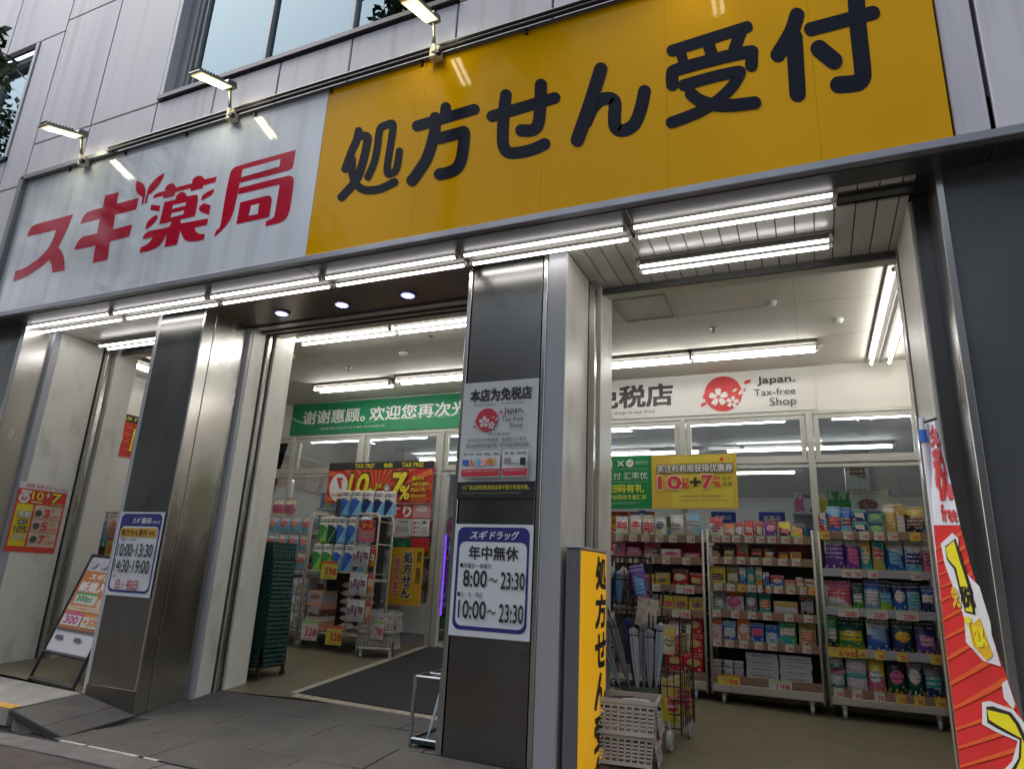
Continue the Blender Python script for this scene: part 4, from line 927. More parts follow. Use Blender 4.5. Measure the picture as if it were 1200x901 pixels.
# posters beneath the red banner
t, P, w, h = poster('red_window_poster', 'red poster with white characters on the glass below the tax free banner', 'poster', -5.4,-4.63,1.8,1.985, 7.84, .003, (.5,.03,.03))
P.text('すり', .1,.02,.45,.16,'white',.05); P.rect(.48,.01,.76,.175,(.55,.28,.3)); P.ell(.62,.13,.09,.04,(.65,.55,.56)); P.done(t)
for a, b, c, l in ((-5.18,-4.9,'grey','small grey no smoking notice on the glass below the red banner'),(-4.9,-4.63,'white','small white notice with three round marks on the glass below the red banner')):
    t, P, w, h = poster('window_notice', l, 'notice', a,b-.01,1.57,1.79, 7.83, .003, (.5,.5,.5) if c == 'grey' else (.62,.62,.62))
    if c == 'grey': P.ell(.07,.09,.045,.045,(.5,.1,.1)); P.ell(.07,.09,.033,.033,(.5,.5,.5)); P.rect(.035,.085,.105,.095,(.5,.1,.1)); P.text('店内禁煙', .06,.17,.21,.2,'black'); P.rect(.13,.06,.22,.12,(.35,.35,.35))
    else:
        for k in range(3): P.ell(.035,.045+.065*k,.02,.02,(.5,.1,.1)); P.rect(.065,.04+.065*k,.12,.055+.065*k,(.3,.3,.3))
        P.text('お願い', .15,.16,.23,.2,'black',.02); P.rect(.15,.03,.23,.12,(.45,.45,.45))
    P.done(t)
t, P, w, h = poster('red_window_strip', 'plain red strip poster on the glass above the yellow prescription poster', 'poster', -5.4,-4.63,1.38,1.55, 7.84, .003, (.5,.03,.03)); P.rect(0,0,.5,.16,(.02,.12,.07)); P.text('up', .3,.03,.42,.12,(.05,.3,.12),.02); P.done(t)
t, P, w, h = poster('prescription_poster', 'yellow hanging poster with vertical prescription characters left of the shop door', 'poster', -5.04,-4.55,.7,1.41, 7.6, .004, (.6,.36,.02))
def vtext(P, s_, xc, ztop, size, c, bold=.02, gap=1.08, outline=None):
    for i, ch in enumerate(s_): P.text(ch, xc-size/2, ztop-size-i*size*gap, xc+size/2, ztop-i*size*gap, c, bold, 0, outline)
vtext(P, '病院', .43,h-.05,.062,'black'); vtext(P, '医院の', .43,h-.25,.062,'black'); vtext(P, '処方せん', .27,h-.06,.13,'black',.04,1.1,'white'); vtext(P, '受付けます', .12,h-.14,.09,(.5,.02,.05),.03,1.08,'white'); P.done(t)
# tax-free poster on the inner wall behind the left doorway (faces +X)
t = thing('red_wall_banner', 'red and black tax free banner on the inner wall behind the left doorway', 'banner', (-8.46,5.9,2.3))
P = Print(lambda a, b: (-8.458, 5.55+a, 2.42+b), (1,0,0)); B(-8.462,-8.459,5.55,6.95,2.42,3.0).build('sheet', flat((.55,.04,.03)), t)
P.rect(0,.48,1.4,.58,'black'); P.text('免税 TAX FREE', .12,.5,.8,.56,(.75,.65,.03),.02); P.ell(.3,.24,.17,.2,'white'); P.rrect(.2,.2,.4,.36,.02,(.58,.04,.04)); P.text('す', .24,.22,.36,.34,'white',.05); P.text('スギ薬局', .17,.09,.43,.15,(.58,.04,.04),.02)
for k in range(5): P.k = 0; P.poly([(.5,.0+.1*k),(1.4,.02+.1*k),(1.4,.05+.1*k),(.5,.02+.1*k)],(.65,.13,.04))
P.text('10%+7%', .6,.1,1.3,.4,(.78,.66,.02),.04,.1,'black'); P.done(t)
# green and yellow coupon banner, right doorway
t, P, w, h = cloth('coupon_banner', 'green and yellow coupon banner hanging in the right doorway', 'banner', -2.4,-.7,1.908,2.503, 7.55, (.0,.24,.06), .01, 7)
P.rect(.78,0,w,h,(.62,.42,.05),12); P.rect(1.0,.015,w-.05,h-.015,(.66,.53,.06),12)
WH = 'white'
P.rect(.05,.47,.32,.55,WH); P.text('特惠', .1,.48,.3,.54,(.6,.05,.05),.03); P.text('×', .38,.48,.46,.55,WH); P.ell(.53,.515,.045,.045,WH,20); P.poly([(.505,.515),(.525,.495),(.56,.535),(.55,.54),(.525,.51),(.51,.525)],(.0,.22,.05)); P.text('微信支付', .6,.5,.74,.54,(.5,.6,.5))
P.text('微信支付 汇率优', .05,.33,.735,.41,WH,.012); P.rect(.1,.3,.74,.304,(.3,.5,.35)); P.rect(.1,.445,.74,.449,(.3,.5,.35)); P.text('扫码有礼', .28,.18,.69,.27,(.7,.72,.05),.03); P.text('享杉药局专属汇率', .28,.1,.72,.155,(.6,.68,.08),.02)
P.rect(.28,.05,.6,.056,(.3,.5,.35)); P.rect(.28,.065,.65,.07,(.3,.5,.35))
P.text('关注杉药局获得优惠券', .845,.4,1.66,.485,WH,.02,0,'black',.09); P.text('10', .857,.22,1.1,.35,(.6,.04,.05),.07,0,WH); P.text('免税', 1.11,.3,1.19,.34,(.6,.04,.05),.02); P.text('%', 1.11,.22,1.19,.29,(.6,.04,.05),.04); P.text('+', 1.21,.245,1.31,.335,'black',.08); P.text('7', 1.335,.225,1.44,.355,(.6,.04,.05),.08,0,WH); P.text('%', 1.455,.23,1.53,.29,(.6,.04,.05),.04); P.text('最高', 1.455,.31,1.53,.345,(.6,.04,.05),.02); P.text('折价', 1.55,.3,1.65,.345,'black',.01); P.text('优惠', 1.55,.235,1.65,.285,'black',.01)
P.text('※部分商品除外 请在结账前出示', 1.1,.12,1.55,.145,'black'); P.rect(1.08,.085,1.6,.09,(.15,.1,.05)); P.ell(1.55,.53,.022,.02,(.6,.05,.05)); P.text('店', 1.6,.52,1.64,.545,(.3,.2,.05))
P.done(t)
t, P, w, h = poster('red_sale_poster', 'red poster with gold starburst under the green end of the coupon banner', 'poster', -2.25,-1.95,1.45,1.9, 7.8, .003, (.42,.03,.02)); P.ell(.16,.33,.1,.09,(.6,.3,.02),9); P.text('お得', .1,.3,.22,.36,(.3,.02,.02),.02); P.text('アプリ', .05,.15,.22,.2,'white',.01); P.done(t)
t, P, w, h = poster('blue_sale_poster', 'red poster with blue and white roundel beside the gold starburst poster', 'poster', -1.94,-1.65,1.45,1.9, 7.8, .003, (.5,.03,.03)); P.ell(.15,.38,.09,.09,(.1,.15,.5)); P.ell(.15,.38,.05,.05,'white'); P.done(t)
for a, z, c, l in ((-1.6,1.72,'green','green topped notice on the glass above the first products of the left rack'),(-.55,1.78,'blue','small blue shop notice beyond the glass above the middle rack'),(-1.08,1.78,'blue','small blue shop notice beyond the glass above the gap between two racks')):
    t, P, w, h = poster('shop_notice', l, 'notice', a,a+.28,z,z+.17, 8.25, .01, (.6,.6,.62)); P.rect(0,.05,.28,.17,'green' if c == 'green' else (.04,.07,.5)); P.text('処方せん' if c == 'green' else '医薬品', .05,.08,.23,.13,'white',.02); P.done(t)

# ================================================================== free standing signs
vs = thing('side_sign', 'upright lit yellow prescription sign with grey housing beside the middle pillar', 'sign', (-1.42,4.2,0))
B(-1.457,-1.362,4.2,4.79,-.08,1.3).build('housing', M_SIGNGREY, vs, bevel=.006)
B(-1.466,-1.36,4.19,4.8,1.3,1.312).build('top_cap', M_GREYBLUE, vs, bevel=.003)
SD = .58
def bulge(v): # v 0..1 near to far
    a = math.pi*min(1,max(0,v)); return (-1.362+.03*max(0,math.sin(a))**.5, 4.205+SD*v)
m = MB(); N = 14
m.add([(bulge(i/N)[0], bulge(i/N)[1], z) for z in (-.08,.3,.7,1.285) for i in range(N+1)], [(j*(N+1)+i,j*(N+1)+i+1,(j+1)*(N+1)+i+1,(j+1)*(N+1)+i) for j in range(3) for i in range(N)])
m.add([(bulge(i/N)[0], bulge(i/N)[1], 1.285) for i in range(N+1)], [tuple(range(N+1))])
m.build('yellow_face', M_YSIDE, vs, smooth=False)
P = Print(lambda a, b: (bulge(a/SD)[0]+.001, bulge(a/SD)[1], b), (1,-.25,0), .0003, .002)
for i, ch in enumerate('処方せん受付'): P.text(ch, .235, 1.255-.2-i*.243, .495, 1.255-i*.243, 'black', .05)
P.done(vs)
for z in (1.2,1.17,.72,.2):
    for x in (-1.435,-1.385): MB().tube([(x,4.197,z),(x,4.201,z)], .005, 8).build('rivet', M_CHROME, vs)
# promotional flag
FT = [ # py, left px, right px
 (497,1085.5,1098.5),(520,1086.5,1103.5),(560,1090,1113),(615,1094,1125),(660,1098,1137),(700,1102.5,1149),(760,1109,1168),(840,1119,1197),(901,1125,1219),(960,1131,1240)]
def flagpt(u, v):   # v from 0 top to 1 bottom
    q = v*(len(FT)-1); i = min(int(q), len(FT)-2); f = q-i
    py = FT[i][0]*(1-f)+FT[i+1][0]*f; l = FT[i][1]*(1-f)+FT[i+1][1]*f; r = FT[i][2]*(1-f)+FT[i+1][2]*f
    yl = 3.05; yr = 3.02-.42*v
    y = yl*(1-u)+yr*u + .035*math.sin(u*7+v*3)*math.sin(math.pi*min(1, v*3+.1))
    return onY(l+(r-l)*u, py+(-5*u if v < .02 else 0), y)
ff = thing('promotional_flag', 'tall red and white promotional flag on a pole at the right doorway', 'flag', (.45,3.0,-.09))
vr = 3/9.
MB().grid(lambda u, v: flagpt(u, v*vr), 16, 8).build('white_cloth', M_FLAGWH, ff, smooth=True)
MB().grid(lambda u, v: flagpt(u, vr+.0005+v*(1-vr)), 16, 26).build('red_cloth', M_FLAGRED, ff, smooth=True)
top = flagpt(0, 0)
MB().tube([(top.x-.012,top.y+.02,-.08),(top.x-.012,top.y+.02,top.z+.03)], .011, 8).build('pole', M_FLAGWH, ff)
MB().tube([(top.x-.012,top.y+.02,top.z-.07),(top.x-.012,top.y+.02,top.z-.02)], .016, 8).build('pole_clip', flat('blue'), ff)
MB().tube([(top.x-.012,top.y+.02,top.z+.01),flagpt(1,0)+Vector((0,.015,.01))], .006, 6).build('cross_pole', M_DARK, ff)
MB().tube([(top.x-.012,top.y+.02,-.085),(top.x-.012,top.y+.02,-.03)], [.17,.15], 16).build('base', M_WHITEPL, ff)
# print on the flag: (u across, v down) in flag space
def clip(poly, ax, val, keep_hi):
    out = []
    for i in range(len(poly)):
        a, b = poly[i-1], poly[i]; ia = (a[ax] >= val) == keep_hi; ib = (b[ax] >= val) == keep_hi
        if ia != ib:
            t = (val-a[ax])/(b[ax]-a[ax]); out.append((a[0]+(b[0]-a[0])*t, a[1]+(b[1]-a[1])*t))
        if ib: out.append(b)
    return out
class FlagPrint(Print):
    def poly(s, pts, c):
        s.k += 1; cm = flat(c) if isinstance(c, (str, tuple)) else c
        u0 = min(p[0] for p in pts); u1 = max(p[0] for p in pts); v0 = min(p[1] for p in pts); v1 = max(p[1] for p in pts)
        for i in range(int(u0*16), int(u1*16)+1):
            q = clip(clip(pts, 0, i/16, True), 0, (i+1)/16, False)
            if len(q) < 3: continue
            for j in range(int(v0*60), int(v1*60)+1):
                w = clip(clip(q, 1, j/60, True), 1, (j+1)/60, False)
                if len(w) >= 3: s.shapes.add([s._p(*p) for p in w], [tuple(range(len(w)))], cm)
    def _p(s, a, b):
        p = flagpt(a, b); return p + Vector((-.35,-1,0)).normalized()*(.003+s.step*s.k)
FP = FlagPrint(None, (0,0,0), .0008)
def ftext(ch, u0, v0, u1, v1, c, bold, outline=None, ow=.05):
    FP.text(ch, u0, v1, u1, v0, c, bold)          # v grows downwards
for ch, v0, v1 in (('免',.02,.12),('税',.13,.27)): ftext(ch, .28, v0, .95, v1, 'red', .05)
ftext('Tax', .3, .268, .8, .285, 'red', .02) if False else None
ftext('free', .35, .285, .95, .325, 'red', .04)
for k in range(16):       # rays
    v0 = .40+k*.04; FP.k = 0; FP.poly([(.0,v0+.0),(.99,v0-.05),(.99,v0-.038),(.0,v0+.006)], (.7,.11,.03)); FP.k = 0
def figure(pts, sc, c, k):
    FP.k = k; cx = sum(p[0] for p in pts)/len(pts); cy = sum(p[1] for p in pts)/len(pts)
    q = [(cx+(p[0]-cx)*sc[0], cy+(p[1]-cy)*sc[1]) for p in pts]; FP.poly(q, c)
one = [(.30,.375),(.62,.345),(.66,.36),(.66,.47),(.70,.53),(.68,.56),(.42,.56),(.42,.41),(.34,.43)]
def pxpoly(pts, c, k):    # outline traced from the photograph on the flag's own surface
    FP.k = k
    out = []
    for X, Y in pts:
        xc = 948+(Y-90)*.3 if Y < 560 else 1078+(Y-680)*.5
        X = xc+(X-xc)*1.35
        px, py = 800+X/2.99, 600+Y/2.99
        lo = 0; 
        ys_ = [f[0] for f in FT]
        for i in range(len(FT)-1):
            if ys_[i] <= py <= ys_[i+1] or i == len(FT)-2:
                f = (py-ys_[i])/(ys_[i+1]-ys_[i]); l = FT[i][1]+(FT[i+1][1]-FT[i][1])*f; r = FT[i][2]+(FT[i+1][2]-FT[i][2])*f; v = (i+f)/(len(FT)-1); break
        out.append(((px-l)/(r-l), v))
    FP.poly(out, c)
pxpoly([(918,110),(945,72),(962,92),(968,180),(1030,260),(1068,385),(1075,430),(1088,470),(1108,540),(1060,520),(1010,455),(1000,375),(980,310),(935,185)], (.72,.74,.78), 2)
pxpoly([(930,120),(955,92),(990,200),(1015,280),(1028,360),(1000,350),(960,200),(938,165)], 'black', 4)
pxpoly([(932,125),(952,100),(985,210),(1008,285),(1020,350),(1002,345),(965,195),(940,160)], (.8,.72,.02), 6)
pxpoly([(1012,400),(1040,370),(1060,430),(1085,500),(1070,520),(1040,480)], (.75,.45,.03), 6)
pxpoly([(1098,600),(1110,585),(1142,670),(1140,690),(1110,650)], (.72,.74,.78), 2)
pxpoly([(1055,665),(1075,660),(1140,690),(1170,730),(1205,800),(1215,905),(1140,905),(1160,870),(1165,800),(1100,765),(1065,740)], (.72,.74,.78), 2)
pxpoly([(1068,680),(1085,678),(1135,700),(1160,735),(1205,830),(1210,905),(1160,905),(1175,860),(1170,795),(1105,755),(1078,735)], 'black', 4)
pxpoly([(1072,690),(1130,708),(1152,740),(1198,835),(1203,905),(1172,905),(1182,860),(1175,790),(1112,748),(1082,725)], (.8,.72,.02), 6)
FP.k = 8; FP.text('税', .52,.575,.82,.52, 'black', .05); FP.text('免', .3,.575,.48,.52, (.75,.5,.05), .04); FP.text('Tax', .5,.66,.85,.6, (.8,.72,.02), .05); FP.done(ff)
# A-frame board behind the left pillar
af = thing('a_frame_board', 'black framed A board with orange poster leaning behind the left pillar', 'sign', (-6.1,4.3,.02))
aTL, aTR, aBL, aBR = Vector((-6.19,4.44,1.09)), Vector((-5.62,4.44,1.09)), Vector((-6.44,4.2,.03)), Vector((-5.87,4.2,.01))
aTL = Vector((-6.44,4.44,1.07)); 
# frame leans back: top edge set back from the feet
def AF(u, v): # u across 0..1, v up 0..1
    b = Vector((-6.46,4.2,.03))*(1-u)+Vector((-5.86,4.2,.005))*u; t = Vector((-6.46,4.55,1.12))*(1-u)+Vector((-5.86,4.55,1.10))*u
    return b*(1-v)+t*v
nA = (AF(1,0)-AF(0,0)).cross(AF(0,1)-AF(0,0)).normalized(); nA = nA if nA.y < 0 else -nA
def abar(u0,v0,u1,v1,r=.012): MB().tube([AF(u0,v0),AF(u1,v1)], r, 6).build('frame_bar', M_DARK, af)
abar(0,0,0,1,.014); abar(1,0,1,1,.014); abar(0,1,1,1,.014); abar(0,.02,1,.02,.014); abar(0,.22,1,.22,.016)
MB().add([AF(.02,.23),AF(.98,.23),AF(.98,.985),AF(.02,.985)], [(0,1,2,3)]).build('board', flat((.6,.6,.63)), af)
for u in (0,1): MB().tube([AF(u,1), AF(u,0)+Vector((0,.62,.05))], .011, 6).build('back_leg', M_DARK, af)
P = Print(lambda a, b: AF(a, b), nA, .0006)
P.rect(.03,.4,.97,.87,(.62,.2,.06)); P.text('スギ薬局', .2,.8,.85,.85,'white',.03); P.text('新規入会', .08,.7,.9,.78,'white',.04); P.rect(.1,.6,.6,.69,(.6,.62,.55)); P.rect(.1,.675,.6,.69,(.05,.4,.1)); P.text('300pt', .15,.61,.5,.665,(.05,.3,.08),.04); P.ell(.78,.62,.14,.06,(.65,.5,.35)); P.rrect(.05,.545,.95,.585,.015,(.65,.5,.35)); P.text('アプリ新規ダウンロード', .12,.555,.85,.575,(.4,.15,.1))
P.rect(.06,.43,.48,.53,(.6,.6,.58)); P.rect(.06,.51,.48,.53,(.6,.08,.25)); P.text('300', .12,.445,.42,.5,(.5,.03,.2),.04); P.rect(.52,.43,.95,.53,(.6,.6,.5)); P.rect(.52,.51,.95,.53,(.65,.25,.05)); P.text('+300', .56,.445,.9,.5,(.6,.15,.03),.04); P.rect(.03,.39,.97,.41,(.12,.08,.07))
P.rect(.12,.32,.28,.35,(.1,.1,.12)); P.rect(.55,.32,.7,.35,(.15,.08,.12))
for a in (.15,.4,.65,.9): P.ell(a,.925,.1,.03,(.5,.5,.55)); 
P.done(af)

# ================================================================== shop racks
RY = 7.2
def tagcard(x, z, w, h, par, yellow=False, price='298', y=RY):
    t = thing_ = None
    o = B(x,x+w,y-.012,y-.008,z-h*.85,z+h*.15).build('price_card', flat((.62,.52,.05)) if yellow else flat((.55,.54,.5)), par)
    P = Print(lambda a, b: (x+a, y-.012, z-h*.85+b), (0,-1,0), .0004, .0006)
    P.rect(0,h*.78,w,h,(.35,.5,.25) if not yellow else (.6,.3,.03)); P.text(price, w*.35,h*.12,w*.92,h*.62,(.5,.03,.05),.03); P.rect(w*.06,h*.45,w*.3,h*.5,(.3,.3,.3)); P.rect(w*.06,h*.6,w*.5,h*.65,(.3,.3,.3))
    P.shapes.build('printed_shape', None, o) if P.shapes.v else None
    P.text_.build('lettering', None, o)
def rack_frame(name_label, x0, x1, zs, zbase, ztop, y=RY, depth=.42, red_top=True, wood=True, back=True):
    r = thing('display_rack', name_label, 'rack', ((x0+x1)/2, y, fz((x0+x1)/2, y)), 'wheeled display racks in the right doorway')
    for xx in (x0+.015, x1-.015):
        for yy in (y+.0, y+depth): MB().tube([(xx,yy,zbase-.02),(xx,yy,ztop)], .013, 8).build('post', M_RACK, r, smooth=True)
        for z in [zbase+.02]+[zz+.12 for zz in zs if zz+.12 < ztop]+[ztop-.01]: MB().tube([(xx,y,z),(xx,y+depth,z)], .006, 6).build('side_rail', M_RACK, r)
    if back:
        B(x0+.03,x1-.03,y+depth-.01,y+depth,zbase,zs[0]-.02).build('back_panel', M_MESH, r)
    for i, z in enumerate(zs):
        B(x0+.03,x1-.03,y,y+depth-.02,z-.035,z-.02).build('shelf_board', M_RACK, r)
        B(x0+.02,x1-.02,y-.007,y,z-.062,z+.012).build('shelf_edge', M_WOOD if wood(i) else mat('clear_edge_strip', (.33,.34,.36), .15), r, bevel=.002)
    B(x0+.01,x1-.01,y-.01,y+depth,zbase-.0,zs[-1]-.063).build('base_tray', M_RACK, r, bevel=.006)
    for xx in (x0+.12, x1-.12):
        for yy in (y+.03, y+depth-.05):
            zf = fz(xx, yy); ca = MB().tube([(xx-.011,yy,zf+.048),(xx+.011,yy,zf+.048)], .045, 14).build('caster', M_RUBBER, r)
            B(xx-.018,xx+.018,yy-.02,yy+.02,zf+.045,zbase+.0).build('fork', M_CHROME, ca)
    return r
ZS = [1.595,1.385,1.13,.88,.61,.285]
rk1 = rack_frame('left of the three wheeled racks in the right doorway, with red cartons low down', -2.08,-1.02,[1.59,1.37,1.095,.86,.285],.14,1.66, wood=lambda i: True)
rk2 = rack_frame('middle of the three wheeled racks in the right doorway, with white cartons on its base', -1.0,.01,ZS,.145,1.67, wood=lambda i: True)
rk3 = rack_frame('right of the three wheeled racks in the right doorway, full of detergent pouches', .035,1.0,[1.655,1.31,.965,.615,.27],.14,1.66, wood=lambda i: i in (0,4))
B(-1.9,-1.1,RY+.3,RY+.31,1.38,1.53).build('backing_card', flat('darkred'), rk1)
B(-.75,-.06,RY+.3,RY+.31,1.4,1.53).build('backing_card', flat('darkred'), rk2)

def pouch_mesh(w, h, d, m, seal=.08, lean=0):
    mb = MB(); nu, nv = 6, 7; rows_ = []
    def P(u, v, s_):
        zz = h*v; fat = d*.5*(math.sin(math.pi*min(1, v*1.06+.12))**.55 if v < .88 else max(.02, (1-v)*.9))
        edge = 1-abs(2*u-1)**3; ww = w*(1-.05*math.sin(math.pi*v)); x = (u-.5)*ww
        return (x, s_*fat*edge + lean*v, zz)
    mb.grid(lambda u, v: P(u, v, -1), nu, nv); mb.grid(lambda u, v: P(1-u, v, 1), nu, nv)
    mb.add([P(u, 0, -1) for u in (0,.25,.5,.75,1)]+[P(u, 0, 1) for u in (1,.75,.5,.25,0)], [tuple(range(10))])
    return mb
def put(kind, xl, xr, z, h, cols, label, y=None, d=None, style=None, stackn=1, name=None, cat=None, group=None, gloss=.22):
    """one product (or one of a stack) standing on z between xl and xr"""
    style = random.randint(0, 4) if style is None else style
    h = h*1.06 if stackn == 1 else h
    w = xr-xl; xc = (xl+xr)/2; y = RY+.05 if y is None else y; d = d or min(.14, w*.6)
    m = printmat(*cols, style, gloss)
    for s_ in range(stackn):
        zz = z+s_*h
        if kind == 'pouch': mb = pouch_mesh(w*.97, h, d, m, lean=random.uniform(-.01,.02))
        elif kind == 'carton': mb = MB().box(-w*.485,w*.485,-d/2,d/2,0,h-.002)
        elif kind == 'packet':
            mb = pouch_mesh(w*.95, h, d*.6, m, lean=.02)
        o = mb.build(name or kind, m, None, bevel=.002 if kind == 'carton' else 0, smooth=kind != 'carton', loc=(0,0,0))
        o.location = (xc+random.uniform(-.003,.003), y+d/2, zz); o.rotation_euler = (0, random.uniform(-.02,.02) if kind != 'carton' else 0, random.uniform(-.12,.12) if kind != 'carton' else random.uniform(-.03,.03))
        lab = label if stackn == 1 else label+(', %s' % (('uppermost' if s_ == stackn-1 else 'lowest' if s_ == 0 else ORD[s_]+' up')))
        tag(o, lab, cat or {'pouch':'pouch','carton':'box','packet':'packet'}[kind], group)
OR_ = ORD
def shelf_items(items, z, x_of, shelfname, rackname, kindname='', tags=True, par=None, zt=None, tagw=.09):
    for i, it in enumerate(items):
        kind, a, b, top, cols = it[:5]; n = it[5] if len(it) > 5 else 1
        xl, xr = x_of(a), x_of(b); h = top
        put(kind, xl, xr, z, h, cols, '%s %s, %s from left on the %s shelf of the %s' % (CN.get(cols[0], cols[0]), {'pouch':'pouch','carton':'carton','packet':'packet'}[kind] , OR_[i], shelfname, rackname), stackn=n)
def xof_factory(x0px, sc): return lambda X: onY(x0px+X/sc, 690, RY).x
def xo(z, x0, sc):
    py = {1.6:628,1.39:654,1.13:686,.88:718,.61:754,.285:800}
    yy = min(py.items(), key=lambda kv: abs(kv[0]-z))[1]
    return lambda X: onY(x0+X/sc, yy, RY).x
r2 = 'middle rack'
shelf_items([('packet',88,140,.19,('cream','red','maroon')),('packet',140,180,.125,('red','orange','cream')),('packet',182,210,.14,('darkred','red','white')),('packet',212,250,.16,('red','red','cream')),('packet',253,284,.15,('maroon','red','cream')),('packet',286,335,.17,('purple','maroon','lightpink')),('packet',336,380,.15,('black','yellow','red')),('packet',385,430,.135,('yellow','black','orange'))], 1.6, xo(1.6,800,2.99), 'top', r2)
shelf_items([('pouch',100,130,.11,('gold','black','red')),('pouch',140,182,.10,('olive','black','gold')),('pouch',185,230,.13,('red','gold','black')),('pouch',235,280,.095,('black','brown','red')),('pouch',284,328,.10,('gold','black','white')),('packet',332,375,.07,('red','darkred','yellow')),('packet',376,418,.075,('yellow','gold','red'))], 1.39, xo(1.39,800,2.99), 'second', r2)
shelf_items([('carton',97,150,.17,('yellow','yellow','brown')),('carton',152,195,.175,('olive','olive','cream')),('carton',198,222,.17,('blue','white','lightblue')),('carton',225,252,.175,('teal','teal','cream')),('carton',255,280,.175,('orange','cream','teal')),('carton',283,305,.13,('blue','white','navy')),('carton',308,357,.105,('blue','red','cream')),('carton',358,397,.07,('peach','orange','cream')),('carton',398,422,.05,('lightpink','white','orange'),2),('carton',424,465,.045,('orange','cream','white'),2)], 1.13, xo(1.13,800,2.99), 'third', r2)
shelf_items([('pouch',100,150,.17,('silver','grey','white')),('pouch',145,217,.19,('white','orange','pink')),('pouch',218,262,.19,('grey','teal','white')),('pouch',265,311,.19,('teal','teal','orange')),('carton',318,405,.115,('silver','gold','white')),('carton',410,464,.19,('black','brown','grey'))], .88, xo(.88,800,2.99), 'fourth', r2)
shelf_items([('carton',95,138,.19,('lightpink','orange','white')),('carton',140,188,.175,('blue','lightblue','white')),('carton',190,236,.215,('peach','orange','white')),('carton',238,288,.17,('blue','blue','pink')),('carton',290,336,.16,('lightblue','blue','white')),('carton',338,401,.21,('teal','green','white')),('pouch',405,470,.19,('cream','gold','orange'))], .61, xo(.61,800,2.99), 'fifth', r2)
xx_ = xo(.285,800,2.99)
for i, (a, b) in enumerate(((105,138),(141,176),(179,214))):
    put('carton', xx_(a), xx_(b), .285, .072, ('grey','silver','silver'), 'grey can pack, %s column on the middle rack base' % ORD[i], stackn=2)
for i, (a, b) in enumerate(((222,339),(341,458))):
    put('carton', xx_(a), xx_(b), .285, .058, ('silver','silver','grey'), 'long white carton, %s stack on the middle rack base' % ('left','right')[i], stackn=4, d=.2)
for j, (z, X) in enumerate(((1.6,(118,152,187,232,272,312,360,405)),(1.39,(110,160,205,252,297,350,397)),(1.13,(125,170,208,242,278,295,335,378,425,450)),(.88,(120,185,243,297,372,440)),(.61,(122,165,215,268,315,375,435)))):
    f = xo(z,800,2.99)
    for i, x in enumerate(X): tagcard(f(x)-.04, z, .075, .07, rk2, (j, i) in ((2,2),(2,9)), ['298','198','358','148','498'][(i+j)%5])
f = xo(.285,800,2.99); tagcard(f(125), .285, .2, .085, rk2, True, '198'); tagcard(f(302), .285, .2, .085, rk2, False, '198')
r3 = 'right rack'
q = lambda z: (lambda X: onY(940+X/3.463, {1.655:623,1.31:670,.965:717,.615:765,.27:818}[z], RY).x)
shelf_items([('carton',70,100,.18,('red','white','blue')),('pouch',106,165,.24,('blue','lightblue','red')),('pouch',160,210,.23,('lightblue','blue','maroon')),('carton',210,270,.11,('navy','teal','white'),2),('carton',273,335,.11,('teal','navy','lime'),2),('pouch',338,398,.27,('gold','cream','gold')),('carton',394,424,.26,('cream','gold','white')),('pouch',425,512,.24,('black','gold','brown'))], 1.655, q(1.655), 'top', r3)
shelf_items([('pouch',95,182,.31,('purple','white','purple')),('pouch',182,247,.3,('purple','white','pink')),('pouch',246,292,.28,('teal','gold','cream')),('pouch',290,346,.29,('gold','teal','red')),('pouch',350,426,.28,('blue','white','lightblue')),('pouch',425,502,.28,('lightblue','white','navy')),('pouch',500,545,.27,('pink','white','maroon'))], 1.31, q(1.31), 'second', r3)
shelf_items([('pouch',90,212,.235,('white','pink','red')),('pouch',212,258,.22,('green','darkgreen','white')),('pouch',256,325,.25,('lightblue','blue','white')),('pouch',322,376,.25,('lime','navy','lightblue')),('pouch',375,437,.24,('blue','navy','white')),('pouch',435,492,.24,('lightblue','navy','teal')),('pouch',494,550,.22,('navy','blue','white'))], .965, q(.965), 'third', r3)
shelf_items([('pouch',90,152,.26,('darkgreen','green','white')),('pouch',150,264,.25,('green','darkgreen','yellow')),('pouch',268,368,.26,('blue','white','lightblue')),('pouch',372,462,.25,('navy','darkgreen','yellow')),('pouch',470,562,.25,('purple','navy','lightpink'))], .615, q(.615), 'fourth', r3)
shelf_items([('pouch',105,185,.17,('teal','pink','white'),2),('carton',187,272,.15,('silver','teal','white'),2),('pouch',275,352,.29,('pink','yellow','white')),('pouch',355,437,.31,('darkgreen','black','pink')),('pouch',440,507,.28,('darkgreen','grey','white')),('pouch',510,588,.27,('navy','grey','teal'))], .27, q(.27), 'bottom', r3)
for j, (z, X, Yl) in enumerate(((1.655,(90,185,250,310,365,455),(0,5)),(1.31,(180,220,285,460),()),(.965,(),()),(.615,(240,315,405,540),(0,1,2,3)),(.27,(150,225,315,400,475,560),(3,4,5)))):
    for i, x in enumerate(X): tagcard(q(z)(x)-.04, z, .08, .08, rk3, i in Yl, ['898','398','598','680','348'][(i+j)%5])
for x in (145,260,380): tagcard(q(.965)(x), .965, .17, .085, rk3, False, '2680' if x < 300 else '2880')
tagcard(q(.615)(108), .615, .24, .085, rk3, True, '698')
r1 = 'left rack'; f1 = lambda py: (lambda X: onY(700+X/3.465, py, RY).x)
shelf_items([('pouch',66,118,.2,('white','white','red')),('pouch',124,172,.215,('cream','white','red')),('pouch',176,224,.215,('white','cream','red')),('pouch',228,276,.205,('cream','white','navy')),('pouch',288,346,.23,('silver','white','grey')),('pouch',352,412,.24,('silver','lightblue','grey'))], 1.59, f1(632), 'top', r1)
